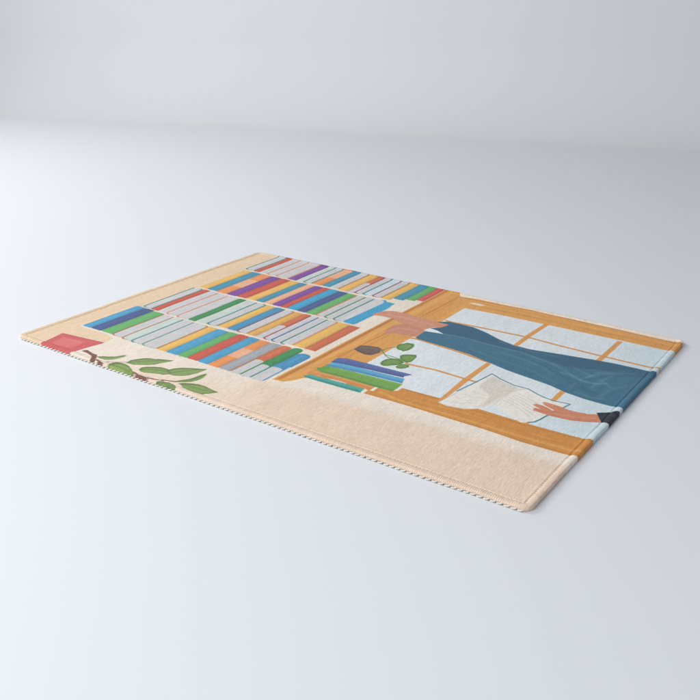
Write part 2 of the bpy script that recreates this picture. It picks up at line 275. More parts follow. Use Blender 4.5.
('p',(128,76,158),[(137.4,360.4),(139,358),(140.4,357.4),(159.6,357.4),(161.2,358),(162.6,360.4),(162.6,489.5),(160.8,491.7),(159.6,492.5),(140.4,492.5),(139.2,491.7),(137.4,489.5)],0.9),
('l',(102,61,126),[(161,359.4),(161,490.5)],3.2,4.5,0.6),
('l',(102,61,126),[(138.2,359.4),(138.2,490.5)],1.2,2,0.45),
('l',(141,84,174),[(147,359.4),(147,490.5)],4,6,0.55),
('l',(102,61,126),[(150,478.5),(150,488.5)],10,18,0.16),
('p',(203,90,72),[(162.6,361.2),(164.2,358.8),(165.6,358.2),(183.6,358.2),(185.1,358.8),(186.6,361.2),(186.6,489.5),(184.8,491.7),(183.6,492.5),(165.6,492.5),(164.5,491.7),(162.6,489.5)],0.9),
('l',(162,72,58),[(185,360.2),(185,490.5)],3.2,4.5,0.6),
('l',(162,72,58),[(163.5,360.2),(163.5,490.5)],1.2,2,0.45),
('l',(223,99,79),[(171.8,360.2),(171.8,490.5)],4,6,0.55),
('l',(162,72,58),[(174.6,478.5),(174.6,488.5)],10,18,0.16),
('p',(235,186,98),[(186.6,362),(188.1,359.6),(189.6,359),(205.7,359),(207.2,359.6),(208.7,362),(208.7,489.5),(206.9,491.7),(205.7,492.5),(189.6,492.5),(188.4,491.7),(186.6,489.5)],0.9),
('l',(188,149,78),[(207.1,361),(207.1,490.5)],3.2,4.5,0.6),
('l',(188,149,78),[(187.4,361),(187.4,490.5)],1.2,2,0.45),
('l',(255,205,108),[(195,361),(195,490.5)],4,6,0.55),
('l',(188,149,78),[(197.7,478.5),(197.7,488.5)],10,18,0.16),
('p',(70,148,176),[(208.7,362.6),(210.2,360.2),(211.7,359.6),(225,359.6),(226.5,360.2),(228,362.6),(228,489.5),(226.2,491.7),(225,492.5),(211.7,492.5),(210.5,491.7),(208.7,489.5)],0.9),
('l',(56,118,141),[(226.4,361.6),(226.4,490.5)],3.2,4.5,0.6),
('l',(56,118,141),[(209.5,361.6),(209.5,490.5)],1.2,2,0.45),
('l',(77,163,194),[(216,361.6),(216,490.5)],4,6,0.55),
('l',(56,118,141),[(218.4,478.5),(218.4,488.5)],10,18,0.16),
('p',(238,180,142),[(228,363.2),(229.5,360.8),(231,360.2),(243.6,360.2),(245.2,360.8),(246.6,363.2),(246.6,489.5),(244.8,491.7),(243.6,492.5),(231,492.5),(229.8,491.7),(228,489.5)],0.9),
('l',(190,144,114),[(245,362.2),(245,490.5)],3.2,4.5,0.6),
('l',(190,144,114),[(228.8,362.2),(228.8,490.5)],1.2,2,0.45),
('l',(255,198,156),[(235.1,362.2),(235.1,490.5)],4,6,0.55),
('l',(190,144,114),[(237.3,478.5),(237.3,488.5)],10,18,0.16),
('p',(128,76,158),[(246.6,363.5),(248.2,361.1),(249.6,360.5),(263,360.5),(264.5,361.1),(266,363.5),(266,490.3),(264.2,492.5),(263,493.3),(249.6,493.3),(248.4,492.5),(246.6,490.3)],0.9),
('l',(102,61,126),[(264.4,362.5),(264.4,491.3)],3.2,4.5,0.6),
('l',(102,61,126),[(247.4,362.5),(247.4,491.3)],1.2,2,0.45),
('l',(141,84,174),[(254,362.5),(254,491.3)],4,6,0.55),
('l',(102,61,126),[(256.3,479.3),(256.3,489.3)],10,18,0.16),
('p',(203,90,72),[(266,363.5),(267.5,361.1),(269,360.5),(278.4,360.5),(279.9,361.1),(281.4,363.5),(281.4,491.4),(279.6,493.6),(278.4,494.4),(269,494.4),(267.8,493.6),(266,491.4)],0.9),
('l',(162,72,58),[(279.8,362.5),(279.8,492.4)],3.2,4.5,0.6),
('l',(162,72,58),[(266.8,362.5),(266.8,492.4)],1.2,2,0.45),
('l',(223,99,79),[(271.9,362.5),(271.9,492.4)],4,6,0.55),
('l',(162,72,58),[(273.7,480.4),(273.7,490.4)],10,18,0.16),
('p',(64,164,204),[(281.4,363.5),(282.9,361.1),(284.4,360.5),(300.8,360.5),(302.3,361.1),(303.8,363.5),(303.8,491.7),(302,493.9),(300.8,494.7),(284.4,494.7),(283.2,493.9),(281.4,491.7)],0.9),
('l',(51,131,163),[(302.2,362.5),(302.2,492.7)],3.2,4.5,0.6),
('l',(51,131,163),[(282.2,362.5),(282.2,492.7)],1.2,2,0.45),
('l',(70,180,224),[(289.9,362.5),(289.9,492.7)],4,6,0.55),
('l',(51,131,163),[(292.6,480.7),(292.6,490.7)],10,18,0.16),
('p',(74,92,146),[(303.8,363.5),(305.3,361.1),(306.8,360.5),(321,360.5),(322.5,361.1),(324,363.5),(324,490.9),(322.2,493.1),(321,493.9),(306.8,493.9),(305.6,493.1),(303.8,490.9)],0.9),
('l',(59,74,117),[(322.4,362.5),(322.4,491.9)],3.2,4.5,0.6),
('l',(59,74,117),[(304.6,362.5),(304.6,491.9)],1.2,2,0.45),
('l',(81,101,161),[(311.5,362.5),(311.5,491.9)],4,6,0.55),
('l',(59,74,117),[(313.9,479.9),(313.9,489.9)],10,18,0.16),
('p',(104,176,106),[(324,363.5),(325.5,361.1),(327,360.5),(343.1,360.5),(344.6,361.1),(346.1,363.5),(346.1,489.7),(344.3,491.9),(343.1,492.7),(327,492.7),(325.8,491.9),(324,489.7)],0.9),
('l',(83,141,85),[(344.5,362.5),(344.5,490.7)],3.2,4.5,0.6),
('l',(83,141,85),[(324.8,362.5),(324.8,490.7)],1.2,2,0.45),
('l',(114,194,117),[(332.4,362.5),(332.4,490.7)],4,6,0.55),
('l',(83,141,85),[(335,478.7),(335,488.7)],10,18,0.16),
('p',(207,206,208),[(346.1,363.5),(347.6,361.1),(349.1,360.5),(361.8,360.5),(363.3,361.1),(364.8,363.5),(364.8,490.2),(363,492.4),(361.8,493.2),(349.1,493.2),(347.9,492.4),(346.1,490.2)],0.9),
('l',(180,180,188),[(362.8,363.5),(362.8,490.2)],2.2,4,0.55),
('l',(226,226,226),[(349.6,362.5),(349.6,491.2)],2,2.5,0.5),
('p',(207,206,208),[(364.8,363.5),(366.3,361.1),(367.8,360.5),(380.8,360.5),(382.4,361.1),(383.8,363.5),(383.8,492),(382,494.2),(380.8,495),(367.8,495),(366.6,494.2),(364.8,492)],0.9),
('l',(180,180,188),[(381.8,363.5),(381.8,492)],2.2,4,0.55),
('l',(226,226,226),[(368.3,362.5),(368.3,493)],2,2.5,0.5),
('p',(207,206,208),[(383.8,363.5),(385.4,361.1),(386.8,360.5),(403.6,360.5),(405.1,361.1),(406.6,363.5),(406.6,491.8),(404.8,494),(403.6,494.8),(386.8,494.8),(385.7,494),(383.8,491.8)],0.9),
('l',(180,180,188),[(404.6,363.5),(404.6,491.8)],2.2,4,0.55),
('l',(226,226,226),[(387.4,362.5),(387.4,492.8)],2,2.5,0.5),
('p',(64,164,204),[(406.6,363.5),(408.1,361.1),(409.6,360.5),(426.2,360.5),(427.7,361.1),(429.2,363.5),(429.2,489.5),(427.4,491.7),(426.2,492.5),(409.6,492.5),(408.4,491.7),(406.6,489.5)],0.9),
('l',(51,131,163),[(427.6,362.5),(427.6,490.5)],3.2,4.5,0.6),
('l',(51,131,163),[(407.4,362.5),(407.4,490.5)],1.2,2,0.45),
('l',(70,180,224),[(415.2,362.5),(415.2,490.5)],4,6,0.55),
('l',(51,131,163),[(417.9,478.5),(417.9,488.5)],10,18,0.16),
('l',(216,136,90),[(346.1,364),(346.1,489.7)],3.1,1.2,1),
('l',(216,136,90),[(346.1,369),(346.7,364.5),(348.5,362.1),(351.1,361.1),(354.1,360.9)],2.8,1.2,0.9),
('l',(216,136,90),[(352.1,361),(361.8,361)],1.4,1.4,0.5),
('l',(66,136,74),[(364.8,364),(364.8,491.5)],3.1,1.2,1),
('l',(66,136,74),[(364.8,369),(365.4,364.5),(367.2,362.1),(369.8,361.1),(372.8,360.9)],2.8,1.2,0.9),
('l',(66,136,74),[(370.8,361),(380.8,361)],1.4,1.4,0.5),
('l',(58,134,130),[(383.8,364),(383.8,491.5)],3.1,1.2,1),
('l',(58,134,130),[(383.8,369),(384.5,364.5),(386.2,362.1),(388.8,361.1),(391.8,360.9)],2.8,1.2,0.9),
('l',(58,134,130),[(389.8,361),(403.6,361)],1.4,1.4,0.5),
('l',(90,150,190),[(406.6,364),(406.6,491.3)],3.1,1.2,1),
('l',(90,150,190),[(406.6,486.3),(406,490.8),(404.2,493.2),(401.6,494.2),(398.6,494.4)],2.2,1.2,0.9),
('p',(207,206,208),[(62.6,500.5),(64.2,498.1),(65.6,497.5),(80.8,497.5),(82.2,498.1),(83.8,500.5),(83.8,618.5),(82,620.7),(80.8,621.5),(65.6,621.5),(64.4,620.7),(62.6,618.5)],0.9),
('l',(180,180,188),[(81.8,500.5),(81.8,618.5)],2.2,4,0.55),
('l',(226,226,226),[(66.2,499.5),(66.2,619.5)],2,2.5,0.5),
('p',(203,90,72),[(83.8,500.5),(85.2,498.1),(86.8,497.5),(96.2,497.5),(97.7,498.1),(99.2,500.5),(99.2,618.5),(97.4,620.7),(96.2,621.5),(86.8,621.5),(85.6,620.7),(83.8,618.5)],0.9),
('l',(162,72,58),[(97.6,499.5),(97.6,619.5)],3.2,4.5,0.6),
('l',(162,72,58),[(84.6,499.5),(84.6,619.5)],1.2,2,0.45),
('l',(223,99,79),[(89.6,499.5),(89.6,619.5)],4,6,0.55),
('l',(162,72,58),[(91.5,607.5),(91.5,617.5)],10,18,0.16),
('p',(207,206,208),[(99.2,500.5),(100.7,498.1),(102.2,497.5),(116.5,497.5),(118,498.1),(119.5,500.5),(119.5,618.5),(117.7,620.7),(116.5,621.5),(102.2,621.5),(101,620.7),(99.2,618.5)],0.9),
('l',(180,180,188),[(117.5,500.5),(117.5,618.5)],2.2,4,0.55),
('l',(226,226,226),[(102.7,499.5),(102.7,619.5)],2,2.5,0.5),
('p',(207,206,208),[(119.5,500.5),(121,498.1),(122.5,497.5),(139.6,497.5),(141,498.1),(142.6,500.5),(142.6,618.5),(140.8,620.7),(139.6,621.5),(122.5,621.5),(121.3,620.7),(119.5,618.5)],0.9),
('l',(180,180,188),[(140.6,500.5),(140.6,618.5)],2.2,4,0.55),
('l',(226,226,226),[(123,499.5),(123,619.5)],2,2.5,0.5),
('p',(207,206,208),[(142.6,500.5),(144,498.1),(145.6,497.5),(169.4,497.5),(170.9,498.1),(172.4,500.5),(172.4,618.5),(170.6,620.7),(169.4,621.5),(145.6,621.5),(144.4,620.7),(142.6,618.5)],0.9),
('l',(180,180,188),[(170.4,500.5),(170.4,618.5)],2.2,4,0.55),
('l',(226,226,226),[(146,499.5),(146,619.5)],2,2.5,0.5),
('p',(128,76,158),[(172.4,500.5),(173.9,498.1),(175.4,497.5),(191.4,497.5),(192.9,498.1),(194.4,500.5),(194.4,618.5),(192.6,620.7),(191.4,621.5),(175.4,621.5),(174.2,620.7),(172.4,618.5)],0.9),
('l',(102,61,126),[(192.8,499.5),(192.8,619.5)],3.2,4.5,0.6),
('l',(102,61,126),[(173.2,499.5),(173.2,619.5)],1.2,2,0.45),
('l',(141,84,174),[(180.7,499.5),(180.7,619.5)],4,6,0.55),
('l',(102,61,126),[(183.4,607.5),(183.4,617.5)],10,18,0.16),
('p',(203,215,208),[(194.4,500.5),(195.9,498.1),(197.4,497.5),(208.4,497.5),(210,498.1),(211.4,500.5),(211.4,618.5),(209.6,620.7),(208.4,621.5),(197.4,621.5),(196.2,620.7),(194.4,618.5)],0.9),
('l',(180,180,188),[(209.4,500.5),(209.4,618.5)],2.2,4,0.55),
('l',(226,226,226),[(197.9,499.5),(197.9,619.5)],2,2.5,0.5),
('p',(207,206,208),[(211.4,501.2),(213,498.8),(214.4,498.2),(227.6,498.2),(229.2,498.8),(230.6,501.2),(230.6,618.5),(228.8,620.7),(227.6,621.5),(214.4,621.5),(213.2,620.7),(211.4,618.5)],0.9),
('l',(180,180,188),[(228.6,501.2),(228.6,618.5)],2.2,4,0.55),
('l',(226,226,226),[(215,500.2),(215,619.5)],2,2.5,0.5),
('p',(234,150,88),[(230.6,503),(232.2,500.6),(233.6,500),(251.6,500),(253,500.6),(254.6,503),(254.6,618.5),(252.7,620.7),(251.6,621.5),(233.6,621.5),(232.4,620.7),(230.6,618.5)],0.9),
('l',(187,120,70),[(253,502),(253,619.5)],3.2,4.5,0.6),
('l',(187,120,70),[(231.4,502),(231.4,619.5)],1.2,2,0.45),
('l',(255,165,97),[(239.7,502),(239.7,619.5)],4,6,0.55),
('l',(187,120,70),[(242.6,607.5),(242.6,617.5)],10,18,0.16),
('p',(238,180,142),[(230.6,551),(254.6,551),(254.6,603.3),(230.6,603.3)],1.2),
('p',(70,148,176),[(254.6,504.3),(256,501.9),(257.5,501.3),(271.4,501.3),(272.8,501.9),(274.4,504.3),(274.4,619),(272.6,621.2),(271.4,622),(257.5,622),(256.3,621.2),(254.6,619)],0.9),
('l',(56,118,141),[(272.8,503.3),(272.8,620)],3.2,4.5,0.6),
('l',(56,118,141),[(255.4,503.3),(255.4,620)],1.2,2,0.45),
('l',(77,163,194),[(262.1,503.3),(262.1,620)],4,6,0.55),
('l',(56,118,141),[(264.4,608),(264.4,618)],10,18,0.16),
('p',(207,206,208),[(274.4,504.5),(275.8,502.1),(277.4,501.5),(290.6,501.5),(292.1,502.1),(293.6,504.5),(293.6,619.4),(291.8,621.6),(290.6,622.4),(277.4,622.4),(276.2,621.6),(274.4,619.4)],0.9),
('l',(180,180,188),[(291.6,504.5),(291.6,619.4)],2.2,4,0.55),
('l',(226,226,226),[(277.8,503.5),(277.8,620.4)],2,2.5,0.5),
('p',(235,186,98),[(293.6,503.3),(295.1,500.9),(296.6,500.3),(313.2,500.3),(314.8,500.9),(316.2,503.3),(316.2,619.4),(314.4,621.6),(313.2,622.4),(296.6,622.4),(295.4,621.6),(293.6,619.4)],0.9),
('l',(188,149,78),[(314.6,502.3),(314.6,620.4)],3.2,4.5,0.6),
('l',(188,149,78),[(294.4,502.3),(294.4,620.4)],1.2,2,0.45),
('l',(255,205,108),[(302.2,502.3),(302.2,620.4)],4,6,0.55),
('l',(188,149,78),[(304.9,608.4),(304.9,618.4)],10,18,0.16),
('p',(206,112,76),[(316.2,502.6),(317.8,500.2),(319.2,499.6),(328,499.6),(329.6,500.2),(331,502.6),(331,619),(329.2,621.2),(328,622),(319.2,622),(318,621.2),(316.2,619)],0.9),
('l',(165,90,61),[(329.4,501.6),(329.4,620)],3.2,4.5,0.6),
('l',(165,90,61),[(317,501.6),(317,620)],1.2,2,0.45),
('l',(227,123,84),[(321.9,501.6),(321.9,620)],4,6,0.55),
('l',(165,90,61),[(323.6,608),(323.6,618)],10,18,0.16),
('p',(207,206,208),[(316.8,499.6),(331,499.6),(331,557.3),(328,561.8),(323,563.3),(321.2,563.3),(316.8,560.3)],1),
('p',(207,206,208),[(331,505.2),(332.6,502.8),(334,502.2),(345.8,502.2),(347.4,502.8),(348.8,505.2),(348.8,620.2),(347,622.4),(345.8,623.2),(334,623.2),(332.8,622.4),(331,620.2)],0.9),
('l',(180,180,188),[(346.8,505.2),(346.8,620.2)],2.2,4,0.55),
('l',(226,226,226),[(334.6,504.2),(334.6,621.2)],2,2.5,0.5),
('p',(205,222,230),[(348.8,507),(350.4,504.6),(351.8,504),(366.6,504),(368.1,504.6),(369.6,507),(369.6,620.3),(367.8,622.5),(366.6,623.3),(351.8,623.3),(350.7,622.5),(348.8,620.3)],0.9),
('l',(180,180,188),[(367.6,507),(367.6,620.3)],2.2,4,0.55),
('l',(226,226,226),[(352.4,506),(352.4,621.3)],2,2.5,0.5),
('p',(207,206,208),[(369.6,507.5),(371.1,505.1),(372.6,504.5),(386.2,504.5),(387.7,505.1),(389.2,507.5),(389.2,619.4),(387.4,621.6),(386.2,622.4),(372.6,622.4),(371.4,621.6),(369.6,619.4)],0.9),
('l',(180,180,188),[(387.2,507.5),(387.2,619.4)],2.2,4,0.55),
('l',(226,226,226),[(373.1,506.5),(373.1,620.4)],2,2.5,0.5),
('p',(235,186,98),[(389.2,507.5),(390.7,505.1),(392.2,504.5),(406.6,504.5),(408.1,505.1),(409.6,507.5),(409.6,620),(407.8,622.2),(406.6,623),(392.2,623),(391,622.2),(389.2,620)],0.9),
('l',(188,149,78),[(408,506.5),(408,621)],3.2,4.5,0.6),
('l',(188,149,78),[(390,506.5),(390,621)],1.2,2,0.45),
('l',(255,205,108),[(397,506.5),(397,621)],4,6,0.55),
('l',(188,149,78),[(399.4,609),(399.4,619)],10,18,0.16),
('p',(70,148,176),[(409.6,518.8),(411.1,516.4),(412.6,515.8),(428.6,515.8),(430.2,516.4),(431.6,518.8),(431.6,619.7),(429.8,621.9),(428.6,622.7),(412.6,622.7),(411.4,621.9),(409.6,619.7)],0.9),
('l',(56,118,141),[(430,517.8),(430,620.7)],3.2,4.5,0.6),
('l',(56,118,141),[(410.4,517.8),(410.4,620.7)],1.2,2,0.45),
('l',(77,163,194),[(418,517.8),(418,620.7)],4,6,0.55),
('l',(56,118,141),[(420.6,608.7),(420.6,618.7)],10,18,0.16),
('p',(104,176,106),[(431.6,527.8),(433.2,525.4),(434.6,524.8),(446.8,524.8),(448.2,525.4),(449.8,527.8),(449.8,618.9),(448,621.1),(446.8,621.9),(434.6,621.9),(433.4,621.1),(431.6,618.9)],0.9),
('l',(83,141,85),[(448.2,526.8),(448.2,619.9)],3.2,4.5,0.6),
('l',(83,141,85),[(432.4,526.8),(432.4,619.9)],1.2,2,0.45),
('l',(114,194,117),[(438.5,526.8),(438.5,619.9)],4,6,0.55),
('l',(83,141,85),[(440.7,607.9),(440.7,617.9)],10,18,0.16),
('p',(214,92,88),[(449.8,535.3),(451.2,532.9),(452.8,532.3),(461.8,532.3),(463.3,532.9),(464.8,535.3),(464.8,618.8),(463,621),(461.8,621.8),(452.8,621.8),(451.6,621),(449.8,618.8)],0.9),
('l',(171,74,70),[(463.2,534.3),(463.2,619.8)],3.2,4.5,0.6),
('l',(171,74,70),[(450.6,534.3),(450.6,619.8)],1.2,2,0.45),
('l',(235,101,97),[(455.5,534.3),(455.5,619.8)],4,6,0.55),
('l',(171,74,70),[(457.3,607.8),(457.3,617.8)],10,18,0.16),
('l',(58,134,130),[(62.6,501),(62.6,618)],3.1,1.2,1),
('l',(58,134,130),[(62.6,506),(63.3,501.5),(65.1,499.1),(67.6,498.1),(70.6,497.9)],2.8,1.2,0.9),
('l',(58,134,130),[(68.6,498),(80.8,498)],1.4,1.4,0.5),
('l',(58,134,130),[(83.8,501),(83.8,618)],3.1,1.2,1),
('l',(58,134,130),[(83.8,613),(83.2,617.5),(81.4,619.9),(78.8,620.9),(75.8,621.1)],2.2,1.2,0.9),
('l',(216,136,90),[(119.5,501),(119.5,618)],3.1,1.2,1),
('l',(216,136,90),[(119.5,506),(120.1,501.5),(121.9,499.1),(124.5,498.1),(127.5,497.9)],2.8,1.2,0.9),
('l',(216,136,90),[(125.5,498),(139.6,498)],1.4,1.4,0.5),
('l',(216,136,90),[(142.6,501),(142.6,618)],3.1,1.2,1),
('l',(216,136,90),[(142.6,506),(143.2,501.5),(145,499.1),(147.6,498.1),(150.6,497.9)],2.8,1.2,0.9),
('l',(216,136,90),[(148.6,498),(169.4,498)],1.4,1.4,0.5),
('l',(58,134,130),[(211.4,501),(211.4,618)],3.1,1.2,1),
('l',(58,134,130),[(211.4,506),(212,502.2),(213.8,499.8),(216.4,498.8),(219.4,498.6)],2.8,1.2,0.9),
('l',(58,134,130),[(217.4,498.7),(227.6,498.7)],1.4,1.4,0.5),
('l',(58,134,130),[(230.6,501.7),(230.6,618)],3.1,1.2,1),
('l',(58,134,130),[(230.6,613),(230,617.5),(228.2,619.9),(225.6,620.9),(222.6,621.1)],2.2,1.2,0.9),
('l',(176,122,80),[(293.6,503.8),(293.6,618.9)],3.1,1.2,1),
('l',(176,122,80),[(293.6,613.9),(293,618.4),(291.2,620.8),(288.6,621.8),(285.6,622)],2.2,1.2,0.9),
('l',(140,80,100),[(331,503.1),(331,619.6)],3.1,1.2,1),
('l',(140,80,100),[(331,508.1),(331.7,506.2),(333.4,503.8),(336,502.8),(339,502.6)],2.8,1.2,0.9),
('l',(140,80,100),[(337,502.7),(345.8,502.7)],1.4,1.4,0.5),
('l',(58,134,130),[(348.8,505.7),(348.8,619.8)],3.1,1.2,1),
('l',(58,134,130),[(348.8,510.7),(349.5,508),(351.2,505.6),(353.8,504.6),(356.8,504.4)],2.8,1.2,0.9),
('l',(58,134,130),[(354.8,504.5),(366.6,504.5)],1.4,1.4,0.5),
('l',(140,80,100),[(369.6,507.5),(369.6,619.8)],3.1,1.2,1),
('l',(140,80,100),[(369.6,512.5),(370.2,508.5),(372,506.1),(374.6,505.1),(377.6,504.9)],2.8,1.2,0.9),
('l',(140,80,100),[(375.6,505),(386.2,505)],1.4,1.4,0.5),
('l',(216,136,90),[(172.4,501),(172.4,618)],3.1,1.2,1),
('l',(216,136,90),[(172.4,613),(171.8,617.5),(170,619.9),(167.4,620.9),(164.4,621.1)],2.2,1.2,0.9),
('l',(176,122,80),[(389.2,508),(389.2,619.4)],3.1,1.2,1),
('l',(176,122,80),[(389.2,614.4),(388.6,618.4),(386.8,620.8),(384.2,621.8),(381.2,622)],2.2,1.2,0.9),
('p',(64,164,204),[(430.5,369.1),(410.7,371.6),(406.9,472.9),(404.4,488.9),(402.6,496.3),(395,494.9),(404.3,499.8),(431.5,474.2),(432.8,455.8)],1),
('p',(214,214,216),[(405.6,373.6),(397.4,374.9),(389.6,480.1),(395.7,493.8),(401.9,495),(407.8,488.2),(409.9,478.9)],1.2),
('p',(238,226,211),[(389,205),(462,205),(462,228),(389,228)],1),
('p',(206,112,76),[(390,162),(409.5,162),(409.5,213),(409.3,214.6),(408.7,216),(407.7,217.2),(406.5,218.2),(405.1,218.8),(403.5,219),(396,219),(394.4,218.8),(393,218.2),(391.8,217.2),(390.8,216),(390.2,214.6),(390,213)],1),
('l',(161,87,59),[(407.5,164),(407.5,213)],2.5,4,0.6),
('l',(247,134,91),[(397.8,170),(398.8,213)],3,5,0.6),
('p',(64,142,84),[(410,158),(431,158),(431,214),(430.7,216.3),(429.8,218.5),(428.4,220.4),(426.5,221.8),(424.3,222.7),(422,223),(419,223),(416.7,222.7),(414.5,221.8),(412.6,220.4),(411.2,218.5),(410.3,216.3),(410,214)],1),
('l',(50,111,66),[(429,160),(429,214)],2.5,4,0.6),
('l',(77,170,101),[(418.4,166),(419.4,214)],3,5,0.6),
('p',(72,146,188),[(431.5,156),(456,156),(456,201),(455.7,203.6),(454.7,206),(453.1,208.1),(451,209.7),(448.6,210.7),(446,211),(441.5,211),(438.9,210.7),(436.5,209.7),(434.4,208.1),(432.8,206),(431.8,203.6),(431.5,201)],1),
('l',(56,114,147),[(454,158),(454,201)],2.5,4,0.6),
('l',(86,175,226),[(441.3,164),(442.5,201)],3,5,0.6),
('p',(226,162,84),[(460.7,105.5),(465.9,620.8),(483,657.5),(930.5,637.7),(957.3,534.2),(907.1,550.9),(793.1,550.6),(668.3,551.2),(544,545.5),(544.6,472.2),(540.5,345.6),(540.1,241.3),(549.2,165.9),(496,136.4),(488.1,120.4),(478.7,108.6)],1),
('p',(240,226,208),[(506.4,592.4),(541.9,597.8),(646.2,600.5),(759,595.7),(845.7,593.6),(913.5,594.7),(972.5,593.8),(936.2,745.3),(423.8,744)],1),
('p',(212,144,66),[(596.4,144.5),(555.3,157.3),(604.8,187.8),(632.3,190.3),(691.8,192.7),(756,192.4),(827.7,189.6),(913.4,193.4),(972.2,200),(989.2,147.3),(913.6,142.1),(839.5,139.3),(781,143.7),(656.7,145.8)],1),
('p',(190,122,56),[(464.1,110.5),(468.7,617.7),(473.3,617.2),(471.2,113.3)],4),
('l',(236,178,104),[(478.7,125.1),(480,263.3),(481.5,426.1),(483,609.4)],6,6,0.6),
('l',(190,122,56),[(490.1,230.3),(493.5,314.7),(499.6,397.2),(504.6,461.9),(505,524.8),(504.8,595.4)],3,2.5,0.7),
('l',(205,140,66),[(501.3,233.3),(503.2,300.3),(503.3,359.9)],4,4,0.5),
('l',(202,138,62),[(505.2,372.4),(512,459.7),(512.2,556.5)],2.5,2.5,0.6),
('l',(240,188,120),[(538.9,346.6),(538.5,490.6),(538,554.5)],4,4,0.5),
('l',(205,140,64),[(477.3,150.8),(484.8,256.5),(488.3,383.4)],3,3,0.4),
('l',(190,122,56),[(507.8,591.3),(647.1,598.5),(777.1,594.4),(927.3,590.2)],2.6,3,0.8),
('l',(204,132,52),[(552.8,564.9),(660,569.7),(787,567.4),(933.7,566.6)],3,4,0.5),
('l',(236,176,98),[(539.2,575.4),(655.7,579.2),(782.9,578.7),(930.8,577.2)],5,5,0.6),
('p',(244,222,188),[(536.7,572.3),(545.2,579.6),(568.2,578.4),(562.2,570.2)],2),
('l',(196,126,52),[(636.4,189),(693.9,189),(750.7,184.9),(829.8,184.9),(920.4,191.9)],2.5,3,0.9),
('l',(204,136,60),[(595.6,152.2),(645,164.6),(709.1,165.1),(769.7,165.5),(827.8,164.7),(919.8,169.4)],2.2,3,0.6),
('l',(236,176,94),[(613.8,160.8),(651.8,153.6),(715.1,154.4),(775.7,153.8),(833.6,152.1),(924.4,157.2)],5,5,0.7),
('l',(188,120,50),[(599.9,145.8),(656,146.9),(780.4,144.7),(838.9,140.5),(940.5,147.6)],1.6,2,0.7),
('l',(240,184,104),[(840.9,167.9),(881.2,169)],1.3,2,0.45),
('l',(198,128,56),[(642,157.6),(689.8,159)],1.3,2,0.45),
('l',(198,128,56),[(871.4,164.3),(910.5,165.4)],1.3,2,0.45),
('l',(240,184,104),[(668.4,167.1),(715.4,168.3)],1.3,2,0.45),
('l',(240,184,104),[(660.4,179.4),(708.1,180.3)],1.3,2,0.45),
('l',(206,138,62),[(781.8,166),(824.3,167.2)],1.3,2,0.45),
('l',(240,184,104),[(828.3,165.8),(869.1,166.9)],1.3,2,0.45),
('l',(206,138,62),[(687.7,178.9),(734.3,179.8)],1.3,2,0.45),
('l',(198,128,56),[(671.9,155.6),(718.4,157)],1.3,2,0.45),
('l',(198,128,56),[(731.9,174.2),(776.6,175.2)],1.3,2,0.45),
('l',(206,138,62),[(763.4,173.8),(806.8,174.8)],1.3,2,0.45),
('l',(240,184,104),[(731.6,169),(776.2,170.1)],1.3,2,0.45),
('l',(206,138,62),[(739.3,166.7),(783.5,167.8)],1.3,2,0.45),
('l',(206,138,62),[(677,163.5),(723.6,164.8)],1.3,2,0.45),
('l',(206,138,62),[(630.9,161.3),(679.3,162.6)],1.3,2,0.45),
('l',(206,138,62),[(863.7,188.2),(903.7,188.9)],1.3,2,0.45),
('l',(240,184,104),[(704.1,170.2),(749.8,171.3)],1.3,2,0.45),
('l',(240,184,104),[(754.8,163.2),(798.3,164.4)],1.3,2,0.45),
('l',(240,184,104),[(653.1,163.3),(700.7,164.5)],1.3,2,0.45),
('l',(206,138,62),[(797,165.5),(839,166.6)],1.3,2,0.45),
('l',(198,128,56),[(855.8,170.4),(895.7,171.4)],1.3,2,0.45),
('l',(206,138,62),[(648.6,162.3),(696.3,163.6)],1.3,2,0.45),
('l',(198,128,56),[(863.3,184.8),(903.3,185.6)],1.3,2,0.45),
('l',(198,128,56),[(863.6,163.9),(903,165.1)],1.3,2,0.45),
('l',(198,128,56),[(807.1,164.4),(848.7,165.6)],1.3,2,0.45),
('l',(198,128,56),[(715.4,158.4),(760.3,159.7)],1.3,2,0.45),
('l',(238,180,98),[(604.4,584.1),(670.3,583.2)],1.6,2,0.45),
('l',(196,126,52),[(564.9,581.6),(632.4,580.8)],1.6,2,0.45),
('l',(238,180,98),[(682.4,568),(744.3,567.5)],1.6,2,0.45),
('l',(238,180,98),[(828.6,570),(884.4,569.5)],1.6,2,0.45),
('l',(238,180,98),[(715.7,582.3),(776.6,581.5)],1.6,2,0.45),
('l',(196,126,52),[(784.9,569.5),(842.5,569)],1.6,2,0.45),
('l',(238,180,98),[(671.3,556.9),(733.4,556.7)],1.6,2,0.45),
('l',(238,180,98),[(612.9,560.1),(677.6,559.8)],1.6,2,0.45),
('l',(238,180,98),[(665.7,559.4),(728.1,559.1)],1.6,2,0.45),
('l',(196,126,52),[(671.7,580.1),(734.5,579.3)],1.6,2,0.45),
('l',(196,126,52),[(590.9,571.9),(657,571.3)],1.6,2,0.45),
('l',(238,180,98),[(727.2,579.9),(787.5,579.1)],1.6,2,0.45),
('l',(196,126,52),[(594.4,566.5),(660.1,566)],1.6,2,0.45),
('l',(196,126,52),[(847.1,571.1),(902.1,570.6)],1.6,2,0.45),
('l',(196,126,52),[(845.9,558.4),(900.6,558.1)],1.6,2,0.45),
('l',(196,126,52),[(817.3,574.5),(873.6,573.9)],1.6,2,0.45),
('l',(196,126,52),[(774.9,557.4),(832.5,557.1)],1.6,2,0.45),
('l',(238,180,98),[(626.5,567.6),(690.8,567.1)],1.6,2,0.45),
('l',(238,180,98),[(591.8,559.8),(657.4,559.5)],1.6,2,0.45),
('l',(196,126,52),[(635.4,571.6),(699.5,571)],1.6,2,0.45),
